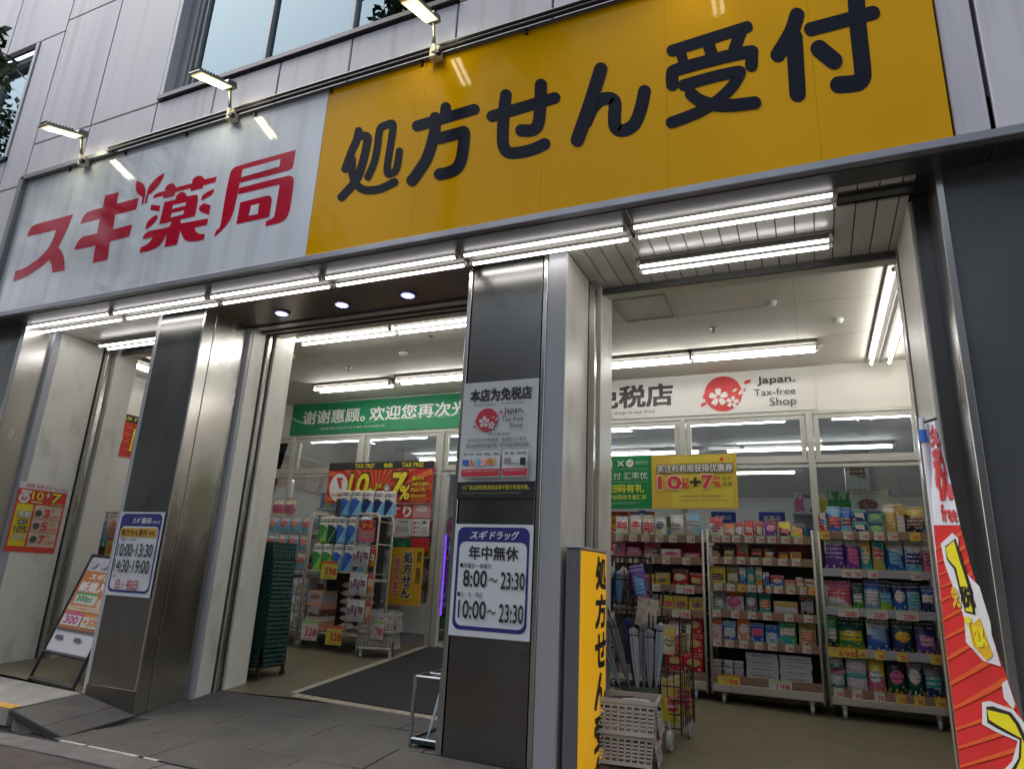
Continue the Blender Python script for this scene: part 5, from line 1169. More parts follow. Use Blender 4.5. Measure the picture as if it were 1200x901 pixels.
shelf_items([('packet',52,106,.15,('pink','lightpink','maroon')),('packet',107,178,.165,('pink','maroon','lightpink')),('packet',180,254,.165,('lightpink','pink','maroon')),('carton',257,338,.09,('lightpink','white','pink')),('packet',342,412,.055,('peach','pink','cream'))], 1.37, f1(658), 'second', r1)
shelf_items([('packet',180,226,.1,('gold','yellow','red')),('pouch',226,292,.12,('yellow','gold','black')),('pouch',295,366,.16,('red','darkred','cream')),('pouch',366,434,.13,('darkred','red','gold'))], 1.095, f1(692), 'third', r1)
shelf_items([('carton',200,246,.14,('cream','grey','white')),('carton',250,306,.135,('yellow','yellow','red')),('carton',308,366,.135,('gold','yellow','darkred')),('carton',368,430,.13,('yellow','gold','maroon'))], .86, f1(722), 'fourth', r1)
for i, (a, b) in enumerate(((272,346),(348,428))):
    put('carton', f1(770)(a), f1(770)(b), .285, .178, ('red','red','gold'), 'red carton, %s column at the base of the left rack' % ('left','right')[i], stackn=3, d=.2, style=1)
for j, (z, py, X) in enumerate(((1.59,632,(90,145,195,252,308,380)),(1.37,658,(88,147,215,280,362)),(1.095,692,(240,)),(.86,722,(240,)),(.285,795,(350,)))):
    for i, x in enumerate(X): tagcard(f1(py)(x)-.04, z, .08, .075, rk1, False, ['158','138','475','698'][(i+j)%4])
tagcard(f1(692)(320), 1.095, .18, .085, rk1, False, '298'); tagcard(f1(722)(305), .86, .18, .085, rk1, False, '578')
# fourth rack along the right wall (seen edge on behind the flag)
r4 = thing('side_rack', 'display rack along the right wall, seen edge on behind the red flag', 'rack', (1.02,6.6,0))
for y in (6.35,7.1): 
    for x in (.95,1.1): MB().tube([(x,y,.05),(x,y,1.62)], .012, 8).build('post', M_RACK, r4)
for i, z in enumerate((.14,.5,.85,1.2,1.5)):
    B(.95,1.11,6.36,7.09,z-.03,z-.015).build('shelf_board', M_RACK, r4); B(.942,.95,6.36,7.09,z-.05,z+.01).build('shelf_edge', M_RACK, r4)
    y = 6.4; k = 0
    while y < 7.0:
        w = .15; cols = random.choice([('pink','white','red'),('silver','white','maroon'),('red','gold','white'),('lightpink','cream','pink')])
        o = pouch_mesh(w*.95, .2, .08, None).build('pouch', printmat(*cols, k % 5), None, smooth=True, loc=(0,0,0)); o.location = (1.0,y+w/2,z-.01); o.rotation_euler = (0,0,math.pi/2)
        tag(o, '%s pouch, %s from the front on shelf level %s behind the flag' % (CN.get(cols[0],cols[0]), ORD[k], ('one','two','three','four','five')[i]), 'pouch'); y += w+.01; k += 1

# ---------------------------------------------------------------- racks in the middle doorway
Z9 = lambda X, Y: onY(280+X/4.505, 560+Y/4.505, 6.9)
def wire_rack(label, x0, x1, y, z0, z1, depth, shelves, name='tissue_rack'):
    r = thing(name, label, 'rack', ((x0+x1)/2, y, z0), None)
    for xx in (x0, x1):
        MB().tube([(xx,y,z0+.07),(xx,y,z1-.05),(xx,y+.04,z1),(xx,y+depth-.04,z1),(xx,y+depth,z1-.05),(xx,y+depth,z0+.07)], .013, 8).build('side_frame', M_CREAMTUBE, r, smooth=True)
        for zz in (z0+.12,(z0+z1)/2): MB().tube([(xx,y,zz),(xx,y+depth,zz)], .008, 6).build('side_rail', M_CREAMTUBE, r)
        for yy in (y+.03, y+depth-.03):
            MB().tube([(xx-.01,yy,fz(xx,yy)+.045),(xx+.01,yy,fz(xx,yy)+.045)], .042, 12).build('caster', M_RUBBER, r); B(xx-.015,xx+.015,yy-.015,yy+.015,fz(xx,yy)+.045,z0+.09).build('caster_fork', M_CREAMTUBE, r)
    for z in shelves:
        MB().tube([(x0,y,z),(x1,y,z)], .009, 6).build('front_bar', M_CREAMTUBE, r); B(x0,x1,y+.01,y+depth,z-.015,z-.005).build('shelf_board', M_CREAMTUBE, r)
    return r
wr1 = wire_rack('cream tube rack stacked with white and blue wipes packs beside the green baskets', -6.72,-5.86, 6.93, .2, 1.78, .5, [.36,1.05])
wr2 = wire_rack('cream tube rack stacked with blue and green kitchen roll packs', -5.8,-4.93, 6.9, .19, 1.76, .5, [.36,1.07])
def roll_mesh():
    mb = MB(); n = 16; prof = [(0,.0),(.045,.0),(.055,.006),(.057,.02),(.057,.2),(.054,.215),(.03,.222),(0,.222)]
    vs = [(.068/.057*r_*math.copysign(abs(math.cos(2*math.pi*k/n))**.75, math.cos(2*math.pi*k/n)), r_*1.05*math.copysign(abs(math.sin(2*math.pi*k/n))**.75, math.sin(2*math.pi*k/n)), z*1.45) for r_, z in prof for k in range(n)]
    mb.add(vs, [(j*n+k, j*n+(k+1)%n, (j+1)*n+(k+1)%n, (j+1)*n+k) for j in range(len(prof)-1) for k in range(n)]); return mb
def rollmat(a, b, c):
    key = 'roll_%s_%s' % (a, b)
    if key in MATS: return MATS[key]
    m = bpy.data.materials.new(key); m.use_nodes = True; n = m.node_tree; p = n.nodes['Principled BSDF']; p.inputs['Roughness'].default_value = .3
    tc = n.nodes.new('ShaderNodeTexCoord'); sp = n.nodes.new('ShaderNodeSeparateXYZ'); n.links.new(tc.outputs['Generated'], sp.inputs[0])
    def M(op, a_, b_):
        q_ = n.nodes.new('ShaderNodeMath'); q_.operation = op
        for i, v in enumerate((a_, b_)):
            if isinstance(v, (int, float)): q_.inputs[i].default_value = v
            else: n.links.new(v, q_.inputs[i])
        return q_.outputs[0]
    def mix(f, c0, c1):
        q_ = n.nodes.new('ShaderNodeMix'); q_.data_type = 'RGBA'; n.links.new(f, q_.inputs[0])
        for i, v in ((6, c0), (7, c1)):
            if isinstance(v, tuple): q_.inputs[i].default_value = (*v, 1)
            else: n.links.new(v, q_.inputs[i])
        return q_.outputs[2]
    X, Z = sp.outputs[0], sp.outputs[2]
    curve = M('MULTIPLY', M('MULTIPLY', X, X), .62)
    col = mix(M('LESS_THAN', Z, .68), (.72,.7,.64), C[a])
    col = mix(M('LESS_THAN', M('SUBTRACT', Z, curve), -.02), col, C[b])
    col = mix(M('MULTIPLY', M('LESS_THAN', M('SUBTRACT', Z, curve), .0), M('GREATER_THAN', M('SUBTRACT', Z, curve), -.03)), col, (.7,.75,.75))
    col = mix(M('GREATER_THAN', M('ADD', Z, M('MULTIPLY', X, .35)), .9), col, (.72,.7,.64))
    t = n.nodes.new('ShaderNodeTexNoise'); mp = n.nodes.new('ShaderNodeMapping'); mp.inputs['Scale'].default_value = (20,.1,1); n.links.new(tc.outputs['Generated'], mp.inputs[0]); n.links.new(mp.outputs[0], t.inputs['Vector']); t.inputs['Scale'].default_value = 1
    for lo, hi, k_ in ((.86,.9,.45),(.78,.83,.42)):
        f = M('MULTIPLY', M('MULTIPLY', M('GREATER_THAN', Z, lo), M('LESS_THAN', Z, hi)), M('GREATER_THAN', t.outputs['Fac'], k_)); col = mix(f, col, C[c])
    n.links.new(col, p.inputs['Base Color']); MATS[key] = m; return m
rollme = {}
def roll(x, z, cols, label, y=6.98, s=1.0):
    key = cols
    o = (roll_mesh().build('kitchen_roll_pack', rollmat(*cols), None, smooth=True, loc=(0,0,0)))
    o.location = (x,y,z); o.scale = (s*1.05,s,s*1.02); o.rotation_euler = (0,0,random.uniform(-.06,.06)); tag(o, label, 'kitchen roll', 'kitchen roll packs on the tube rack')
BL_ = ('blue','lightblue','navy'); GR_ = ('green','lime','darkgreen'); DG_ = ('darkgreen','darkgreen','black'); PU_ = ('navy','lightblue','purple')
xs_top = [-5.365,-5.2,-5.06,-4.93,-4.81]
for i, x in enumerate(xs_top): roll(x, 1.735+.012*i*0, BL_ if i < 2 else PU_, 'blue and white roll pack, %s from the left in the topmost row' % ORD[i], y=6.98+.05*max(0,i-1))
for i, (x, c) in enumerate(((-5.65,GR_),(-5.52,DG_),(-5.38,BL_),(-5.21,BL_),(-5.04,PU_))): roll(x, 1.405, c, '%s roll pack, %s from the left in the second row' % (('green','dark green','blue','blue','navy')[i], ORD[i]))
for i, (x, c) in enumerate(((-5.7,GR_),(-5.55,GR_),(-5.39,BL_),(-5.22,BL_),(-5.05,PU_))): roll(x, 1.075, c, '%s roll pack, %s from the left in the third row' % (('green','green','blue','blue','navy')[i], ORD[i]))
B(-5.78,-4.95,7.3,7.32,.4,2.0).build('back_panel', M_MESH, wr2)
for i in range(3):
    for j in range(4):
        x = -6.52+.185*j+.01*i; z = 1.075+.225*i
        if i == 0 and j < 1: continue
        o = pouch_mesh(.17,.215,.1,None).build('wipes_pack', printmat('lightblue','white','red' if (i+j)%2 else 'orange', 1), None, smooth=True, loc=(0,0,0)); o.location = (x,6.99,z)
        tag(o, 'white and blue wipes pack, %s from the left in the %s row' % (ORD[j], ('lowest','middle','top')[i]), 'wipes pack', 'wipes packs on the left tube rack')
for j, x in enumerate((-6.48,-6.28)):
    o = pouch_mesh(.19,.2,.12,None).build('toilet_roll_pack', printmat('pink','cream','pink',0), None, smooth=True, loc=(0,0,0)); o.location = (x,7.0,1.77); tag(o, 'pink roll pack on top of the wipes rack, %s one' % ('left','right')[j], 'roll pack')
for i in range(3):
    for j in range(2):
        o = B(-.075,.075,0,.2,0,.19).build('tissue_carton', printmat('silver','white','grey', j), None, bevel=.004, loc=(0,0,0)); o.location = (-6.04+.165*j,6.95,.385+.2*i); tag(o, 'white and grey tissue carton, %s column, %s one, low on the wipes rack' % (('left','right')[j], ('bottom','middle','top')[i]), 'box')
M_FILM = mat('silver_film', (.8,.78,.75), .22, .35, .12, 20, bump=1, bscale=30)
for i in range(6):
    for j in range(2):
        o = pouch_mesh(.23,.3,.11,None).build('film_pack', M_FILM, None, smooth=True, loc=(0,0,0)); o.rotation_euler = (-math.pi/2+.1, 0, random.uniform(-.15,.15)); o.location = (-5.38+.22*j+random.uniform(-.03,.03)-.03*(5-i)*0,7.25,.42+.098*i); tag(o, 'clear wrapped pack lying in the %s pile, %s from the bottom' % (('left','right')[j], ORD[i]), 'packet', 'clear wrapped packs on the kitchen roll rack')
for i, (z, h, c, nme) in enumerate(((.37,.16,('peach','cream','orange'),'bottom'),(.535,.17,('brown','peach','silver'),'middle'),(.71,.12,('silver','peach','brown'),'top'))):
    put('carton', -5.76, -5.53, z, h, c, 'peach coloured box, %s of three at the left of the kitchen roll rack' % nme, y=6.93, d=.3)
def bigtag(x, z, w, h, y, label, price, yellow, cat='price sign'):
    t = thing('price_sign', label, cat, (x+w/2,y,z)); B(x,x+w,y-.004,y,z,z+h).build('card', flat((.62,.55,.05)) if yellow else flat((.6,.59,.56)), t)
    P = Print(lambda a, b: (x+a,y-.004,z+b), (0,-1,0), .0006, .001); P.rect(0,h*.84,w,h,(.3,.5,.2) if not yellow else (.62,.1,.05)); P.text(price, w*.25,h*.22,w*.95,h*.6,(.5,.02,.05),.04); P.rect(w*.08,h*.66,w*.7,h*.7,(.3,.3,.25)); P.rect(w*.2,h*.08,w*.8,h*.12,(.4,.1,.1)); P.done(t)
def atZ(X, Y, y): return onY(280+X/4.505, 560+Y/4.505, y)
for X0, X1, Y0, Y1, l, pr, yl in ((430,525,440,530,'yellow price sign on the shelf edge under the kitchen rolls','598',True),(325,420,755,850,'white price sign at the foot of the kitchen roll rack','328',False),(455,550,782,876,'yellow price sign at the foot of the kitchen roll rack','328',True),(215,268,750,830,'yellow price sign at the foot of the wipes rack, cut by the baskets','328',True)):
    a = atZ(X0,Y1,6.86); b = atZ(X1,Y0,6.86); bigtag(a.x, a.z, b.x-a.x, b.z-a.z, 6.86, l, pr, yl)
# hanging strip rack
hr = thing('hanging_rack', 'narrow cream tube rack with hanging silver and orange snack packets', 'rack', (-4.8,6.75,.25))
for y in (6.7,7.0):
    MB().tube([(-4.97,y,.35),(-4.97,y,1.70),(-4.94,y,1.745),(-4.68,y,1.745),(-4.65,y,1.70),(-4.65,y,.35)], .013, 8).build('loop_frame', M_CREAMTUBE, hr, smooth=True)
for z in (.45,1.0,1.4,1.66): 
    for x in (-4.97,-4.65): MB().tube([(x,6.7,z),(x,7.0,z)], .007, 6).build('side_rail', M_CREAMTUBE, hr)
o = B(-4.93,-4.7,6.7,6.705,1.42,1.67).build('header_card', printmat('pink','maroon','peach', 2), hr)
P = Print(lambda a, b: (-4.93+a, 6.7, 1.42+b), (0,-1,0)); P.ell(.12,.19,.1,.065,(.5,.03,.03)); P.text('セール', .05,.17,.19,.22,(.75,.6,.05),.03); P.done(hr)
for r_, z in enumerate((1.39,1.08,.79)):
    for j in range(4):
        o = pouch_mesh(.085,.24,.03,None).build('hanging_packet', printmat('silver','white','maroon', j), None, smooth=True, loc=(0,0,0)); o.location = (-4.93+.055*j,6.69-.012*j,z-.25); o.rotation_euler = (0,.05,.5); tag(o, 'silver packet hanging in the %s row, %s from the left on the strip rack' % (('top','middle','bottom')[r_], ORD[j]), 'packet')
    o = pouch_mesh(.08,.24,.04,None).build('hanging_packet', printmat('orange','red','cream', r_), None, smooth=True, loc=(0,0,0)); o.location = (-4.68,6.69,z-.24); tag(o, 'orange packet hanging at the right end of the %s row on the strip rack' % ('top','middle','bottom')[r_], 'packet')
# ---------------------------------------------------------------- plastic baskets
def lattice_basket(name, label, cx, cy, z, w, d, h, m, holes=(7,5), rot=0, legs=0, taper=.03, group=None):
    t = thing(name, label, 'basket', (0,0,0), group); t['_w'] = [0,0,0]
    def wall(p0, p1, outer, nh, rows_):
        mb = MB(); du = (p1-p0); L = du.length; du.normalize(); n = Vector((-du.y,du.x,0)); th = .006; rb = .12
        z0 = h*rb; z1 = h*.8
        def bar(a0, a1, b0, b1):
            q = []
            for (a, b) in ((a0,b0),(a1,b0),(a1,b1),(a0,b1)):
                k = 1+(b/h-1)*taper*2; base = (p0+p1)/2+du*(a-L/2)*k; base = Vector((base.x*k if False else base.x, base.y, 0)) + n*(-(1-b/h)*taper)
                q.append(Vector((base.x,base.y,b)))
            mb.hexa([v+n*th for v in q], q)
        bar(0,L,0,z0); bar(0,L,z1,h)
        for i in range(nh+1): a = L*i/nh; bar(max(0,a-.006),min(L,a+.006),z0,z1)
        for j in range(1,rows_): b = z0+(z1-z0)*j/rows_; bar(0,L,b-.005,b+.005)
        return mb
    c = [Vector((-w/2,-d/2,0)),Vector((w/2,-d/2,0)),Vector((w/2,d/2,0)),Vector((-w/2,d/2,0))]
    for i in range(4):
        p0, p1 = c[i], c[(i+1)%4]; wall(p0, p1, 0, holes[0] if i % 2 == 0 else max(3,int(holes[0]*d/w)), holes[1]).build('side_wall', m, t)
    B(-w/2+taper,w/2-taper,-d/2+taper,d/2-taper,0,.008).build('bottom', m, t)
    rim = MB()
    for (a0,a1,b0,b1) in ((-w/2-.012,w/2+.012,-d/2-.012,-d/2+.004),(-w/2-.012,w/2+.012,d/2-.004,d/2+.012),(-w/2-.012,-w/2+.004,-d/2+.004,d/2-.004),(w/2-.004,w/2+.012,-d/2+.004,d/2-.004)): rim.box(a0,a1,b0,b1,h-.02,h+.004)
    rim.build('rim', m, t)
    if legs:
        for sx in (-1,1):
            for sy in (-1,1): B(sx*(w/2-.03)-.015,sx*(w/2-.03)+.015,sy*(d/2-.03)-.015,sy*(d/2-.03)+.015,-legs,.0).build('foot', m, t)
    t.location = (cx,cy,z); t.rotation_euler = (0,0,rot); t['_w'] = [cx,cy,z]
    return t
zf = fz(-4.72,7.0)
lattice_basket('white_basket', 'lower of two stacked white lattice baskets by the snack rack', -4.69,6.98,zf+.09,.4,.28,.2,M_WHITEPL,(9,5),.35,.09)
lattice_basket('white_basket', 'upper of two stacked white lattice baskets by the snack rack, with a price card', -4.69,6.98,zf+.27,.42,.3,.2,M_WHITEPL,(9,5),.35)
for k in range(5):
    put('packet', -4.86+.07*k, -4.76+.07*k, zf+.37, .13, random.choice([('silver','white','navy'),('white','silver','red'),('cream','grey','white')]), 'small packet heaped in the upper white basket, %s from the left' % ORD[k], y=6.9+.03*k, d=.08)
bigtag(-4.68,zf+.2,.17,.2,6.79,'white price card on the stacked white baskets by the snack rack','1780',False)
zf = fz(-1.2,4.72)
lattice_basket('white_basket', 'lower white lattice basket below the folding umbrellas in the right doorway', -1.21,4.72,zf+.02,.4,.3,.18,M_WHITEPL,(9,6),.12,.05)
lattice_basket('white_basket', 'upper white lattice basket full of folding umbrellas in the right doorway', -1.21,4.74,zf+.19,.42,.33,.2,M_WHITEPL,(9,6),.12)
for k in range(7):
    a = random.uniform(-.5,.5); x, y = -1.33+.04*k, 4.68+.025*(k%4); z = zf+.34+.012*(k%3)
    u = thing('folding_umbrella', '%s folding umbrella lying in the upper white basket, %s from the left' % (('navy','grey','black','dark blue','purple','grey blue','navy')[k], ORD[k]), 'umbrella', (x,y,z), 'folding umbrellas in the white basket')
    d = Vector((math.cos(a),math.sin(a),.05))*.12
    MB().tube([Vector((x,y,z))-d,Vector((x,y,z))-d*.2,Vector((x,y,z))+d*.8], [.016,.024,.02], 8).build('canopy', flat(('navy','grey','black','navy','purple','silver','navy')[k], .6), u); MB().tube([Vector((x,y,z))+d*.8,Vector((x,y,z))+d*1.15], .011, 8).build('handle', M_BLACK, u)
bt = thing('price_sign', 'white price card hung on the right side of the umbrella basket', 'price sign', (-1.0,4.7,zf+.2))
def btp(a, b): return (-.985+.01*b, 4.6+a, zf+.12+b)
MB().hexa([btp(0,0),btp(.2,0),btp(.2,.2),btp(0,.2)], [Vector(btp(0,0))-Vector((.003,0,0)),Vector(btp(.2,0))-Vector((.003,0,0)),Vector(btp(.2,.2))-Vector((.003,0,0)),Vector(btp(0,.2))-Vector((.003,0,0))]).build('card', flat((.6,.58,.55)), bt)
P = Print(btp, (1,0,0)); P.rect(0,.16,.2,.2,(.35,.5,.25)); P.text('1080', .03,.04,.18,.11,(.5,.03,.05),.03); P.done(bt)
# green shopping baskets
gx, gy = -5.175, 5.55; gz0 = fz(gx,gy)
gcart = thing('basket_trolley', 'low black wheeled frame carrying the stack of green baskets', 'trolley', (gx,gy,gz0))
MB().tube([(gx-.23,gy-.2,gz0+.1),(gx-.23,gy-.2,gz0+.22),(gx+.23,gy-.2,gz0+.26),(gx+.23,gy-.2,gz0+.1)], .01, 8).build('front_loop', M_DARK, gcart)
for q in ((-.22,-.17),(.22,-.17),(.22,.17),(-.22,.17)): MB().tube([(gx+q[0]-.01,gy+q[1],gz0+.035),(gx+q[0]+.01,gy+q[1],gz0+.035)], .033, 12).build('wheel', M_BLACK, gcart); B(gx+q[0]-.012,gx+q[0]+.012,gy+q[1]-.012,gy+q[1]+.012,gz0+.03,gz0+.11).build('fork', M_DARK, gcart)
B(gx-.23,gx+.23,gy-.17,gy+.17,gz0+.1,gz0+.115).build('deck', M_DARK, gcart)
g0 = lattice_basket('shopping_basket', 'dark green shopping basket, lowest of the tall nested stack', gx,gy,gz0+.12,.46,.33,.2,M_GREENBASK,(11,4),.0,taper=.035, group='dark green shopping baskets in the tall stack')
NB = 24; pitch = (1.33-gz0-.12-.2)/(NB-1)
for k in range(1, NB):
    dup(g0, (gx-.001*k+random.uniform(-.004,.004), gy-.001*k, gz0+.12+pitch*k), ('dark green shopping basket on top of the tall nested stack' if k == NB-1 else 'dark green shopping basket, %s from the top of the nested stack' % ORD[NB-1-k]), random.uniform(-.02,.02))
# ---------------------------------------------------------------- umbrellas
st = thing('umbrella_stand', 'low square alloy umbrella stand beside the middle pillar', 'umbrella stand', (-2.43,4.45,0))
sx0,sx1,sy0,sy1 = -2.535,-2.33,4.25,4.62
for x in (sx0,sx1):
    for y in (sy0,sy1): B(x-.009,x+.009,y-.009,y+.009,-.005,.44).build('post', M_CHROME, st)
for z in (.05,.43):
    for (a,b,c_,d_) in ((sx0,sx1,sy0,sy0),(sx0,sx1,sy1,sy1),(sx0,sx0,sy0,sy1),(sx1,sx1,sy0,sy1)): MB().tube([(a,c_,z),(b,d_,z)], .009, 6).build('rail', M_CHROME, st)
MB().tube([((sx0+sx1)/2,sy0,.43),((sx0+sx1)/2,sy1,.43)], .006, 6).build('divider', M_CHROME, st); MB().tube([(sx0,4.44,.43),(sx1,4.44,.43)], .006, 6).build('divider', M_CHROME, st)
B(sx0,sx1,sy0,sy1,.02,.04).build('drip_tray', M_GREENBASK, st)
def fold_tube(pts, rs, n=14):
    mb = MB(); mb.tube(pts, rs, n); 
    for i in range(len(pts)):
        c = Vector(pts[i])
        for k in range(n):
            v = Vector(mb.v[i*n+k]); mb.v[i*n+k] = tuple(c+(v-c)*(1.18 if k % 2 else .78))
    return mb
def umbrella(label, p0, p1, col, hook=True, r=.02, group=None, handle='black'):
    """p0 tip, p1 handle end"""
    p0, p1 = Vector(p0), Vector(p1); u = thing('umbrella', label, 'umbrella', tuple(p0), group); d = p1-p0
    MB().tube([p0,p0+d*.06],.004,6).build('tip', M_CHROME, u)
    fold_tube([p0+d*.05,p0+d*.2,p0+d*.45,p0+d*.62,p0+d*.66,p0+d*.72,p0+d*.76],[.005,r*.55,r*.85,r*.95,r*.8,r*1.05,r*.3]).build('canopy', flat(col,.35) if isinstance(col,(str,tuple)) else col, u, smooth=False)
    MB().tube([p0+d*.655,p0+d*.67],r*.9,10).build('strap', M_DARK, u)
    MB().tube([p0+d*.74,p1],.007,6).build('shaft', M_BLACK, u)
    if hook:
        s = Vector((d.y,-d.x,0)); s = s.normalized() if s.length > .01 else Vector((1,0,0)); e = d.normalized()
        MB().tube([p1,p1+e*.05]+[p1+e*(.05+.03*math.sin(a))+s*(.03-.03*math.cos(a)) for a in (.5,1.1,1.6,2.2,2.8,3.3)],.009,8).build('handle', flat(handle), u, smooth=True)
M_CLEAR = mat('clear_vinyl', (.5,.56,.6), .2, 0, .1, 8)
umbrella('pale vinyl umbrella leaning in the alloy stand beside the middle pillar', (-2.44,4.3,.04), (-2.36,4.58,.8), M_CLEAR, True, .018)
umbrella('dark vinyl umbrella in the alloy stand, behind the pale one', (-2.4,4.34,.04), (-2.33,4.56,.78), 'grey', True, .016)
# black wire umbrella rack with two tiers, right of the yellow sign
ur = thing('umbrella_rack', 'black wire rack crammed with umbrellas behind the yellow upright sign', 'rack', (-1.45,5.4,0))
def wire_box(x0,x1,y0,y1,z0,z1,nx,ny,nz,par,r=.0035,name='wire_panel'):
    mb = MB()
    for i in range(nx+1): x = x0+(x1-x0)*i/nx; mb.tube([(x,y0,z0),(x,y0,z1)], r, 4); mb.tube([(x,y1,z0),(x,y1,z1)], r, 4)
    for i in range(ny+1): y = y0+(y1-y0)*i/ny; mb.tube([(x0,y,z0),(x0,y,z1)], r, 4); mb.tube([(x1,y,z0),(x1,y,z1)], r, 4)
    for i in range(nz+1):
        z = z0+(z1-z0)*i/nz; mb.tube([(x0,y0,z),(x1,y0,z)], r*1.4, 4); mb.tube([(x0,y1,z),(x1,y1,z)], r*1.4, 4); mb.tube([(x0,y0,z),(x0,y1,z)], r*1.4, 4); mb.tube([(x1,y0,z),(x1,y1,z)], r*1.4, 4)
    return mb.build(name, M_DARK, par)
wire_box(-1.72,-1.22,5.3,5.6,.95,1.3,7,4,2,ur); wire_box(-1.72,-1.18,5.25,5.6,.1,.9,7,4,3,ur)
for q in ((-1.72,5.3),(-1.22,5.3),(-1.72,5.6),(-1.22,5.6)): MB().tube([(q[0],q[1],.02),(q[0],q[1],1.32)], .009, 6).build('post', M_DARK, ur)
cols = ['navy','grey','silver','navy','lightblue','grey','black','navy']
for k in range(8):
    x = -1.66+.055*k; umbrella('%s short umbrella in the upper wire tier, %s from the left' % (CN.get(cols[k],cols[k]), ORD[k]), (x,5.42+.02*(k%3),.86), (x+.01,5.4+.02*(k%3),1.3), cols[k], False, .026, 'short umbrellas in the upper wire tier')
for k, x in enumerate((-1.6,-1.48,-1.38)):
    pr = thing('wrapped_handle', 'white rounded umbrella handle poking out of the upper wire tier, %s from the left' % ORD[k], 'handle', (x,5.36,1.2)); MB().tube([(x,5.34,1.13),(x,5.34,1.19),(x+.01,5.34,1.22)], [.018,.03,.012], 10).build('grip', M_WHITEPL, pr, smooth=True)
pb = pouch_mesh(.11,.27,.07,None).build('umbrella_bag', printmat('purple','purple','lightblue', 2), None, smooth=True, loc=(0,0,0)); pb.location = (-1.21,5.26,.97); pb.rotation_euler = (0,-.18,.1); tag(pb, 'purple patterned umbrella hanging at the corner of the black wire rack', 'umbrella')
specs = [((-1.31,5.04,.36),(-1.6,5.2,.93),(.2,.23,.26)),((-1.25,5.06,.36),(-1.47,5.12,1.0),(.12,.14,.16)),((-1.2,5.06,.34),(-1.28,5.2,.93),(.3,.32,.34)),((-1.17,5.1,.36),(-1.2,5.24,.97),(.13,.17,.21)),((-1.12,5.08,.35),(-1.15,5.2,.92),(.2,.22,.25)),((-1.09,5.12,.36),(-1.06,5.26,.98),(.25,.3,.36)),((-1.24,5.14,.36),(-1.35,5.3,1.0),'navy')]
for k, (a, b, c) in enumerate(specs):
    umbrella('long umbrella in a %s sleeve standing in the grey bin, %s from the left' % (('clear','greyish','clear','pale blue','grey','sky blue','navy')[k], ORD[k]), a, b, c, True, .03, 'long umbrellas in the grey bin')
gb = thing('grey_bin', 'round grey bin holding long umbrellas with a price card', 'bin', (-1.2,5.1,0))
zb = fz(-1.2,5.1); m = MB(); m.tube([(-1.2,5.1,zb),(-1.2,5.1,zb+.4)], [.115,.135], 20, cap=False); m.tube([(-1.2,5.1,zb),(-1.2,5.1,zb+.01)], .115, 20); m.tube([(-1.2,5.1,zb+.385),(-1.2,5.1,zb+.41)], [.138,.14], 20, cap=False); m.build('body', mat('bin_grey', (.09,.1,.09), .5), gb, smooth=False)
m = MB().grid(lambda u, v: (-1.2+.143*math.sin(-1.0+u*1.5), 5.1-.143*math.cos(-1.0+u*1.5), zb+.29+.085*v), 8, 1); m.build('price_card', flat((.55,.55,.5)), gb)
P = Print(lambda a, b: (-1.2+.143*math.sin(-1.0+a*1.5), 5.1-.143*math.cos(-1.0+a*1.5), zb+.29+.085*b), lambda a, b: Vector((math.sin(-1.0+a*1.5), -math.cos(-1.0+a*1.5), 0)))
P.rect(0,.85,1,1,(.35,.5,.25),8); P.text('698', .55,.15,.95,.7,(.5,.03,.05),.04); P.done(gb)
# black wire trolley with yellow packs and white wheels
tr_ = thing('wire_trolley', 'black wire trolley with two white wheels and yellow packs', 'trolley', (-1.02,5.4,0))
wire_box(-1.12,-.93,5.2,5.75,.14,.5,4,7,4,tr_); wire_box(-1.1,-.94,5.25,5.7,.62,.85,3,5,2,tr_)
for q in ((-1.12,5.2),(-.93,5.2),(-1.12,5.75),(-.93,5.75)): MB().tube([(q[0],q[1],.1),(q[0],q[1],.88)], .007, 6).build('post', M_DARK, tr_)
for x, y in ((-1.0,5.14),(-.95,5.62)):
    zz = fz(x,y)+.07; wh = MB().tube([(x-.016,y,zz),(x+.016,y,zz)], .068, 20).build('wheel', M_WHITEPL, tr_, bevel=.004); MB().tube([(x-.022,y,zz),(x+.022,y,zz)], .022, 12).build('hub', M_RUBBER, wh)
    MB().tube([(x,y,zz+.07),(x-.02,y+.03,zz+.12)], .012, 6).build('fork', M_RUBBER, wh)
for k in range(3):
    o = pouch_mesh(.15,.3,.1,None).build('yellow_pack', printmat('yellow','gold','red', k), None, smooth=True, loc=(0,0,0)); o.location = (-1.02+.02*k,5.25+.16*k,.16); o.rotation_euler = (0,0,.9); tag(o, 'yellow pack standing in the black wire trolley, %s from the front' % ORD[k], 'pouch')
for k in range(4):
    o = pouch_mesh(.11,.2,.05,None).build('small_bag', printmat(*(('cream','gold','olive'),('red','white','pink'),('yellow','black','gold'),('silver','cream','grey'))[k], k), None, smooth=True, loc=(0,0,0)); o.location = (-1.02+.015*k,5.22+.12*k,.62); o.rotation_euler = (0,.1,.6); tag(o, '%s bag in the upper tier of the wire trolley, %s from the front' % (('cream','red and white','yellow','silver')[k], ORD[k]), 'packet')
o = pouch_mesh(.16,.2,.03,None).build('clear_bag', mat('clear_bag', (.4,.35,.3), .25, 0, .3, 30), None, smooth=True, loc=(0,0,0)); o.location = (-1.18,5.2,.8); o.rotation_euler = (0,.15,.1); tag(o, 'crumpled clear bag hanging right of the black wire rack', 'packet')
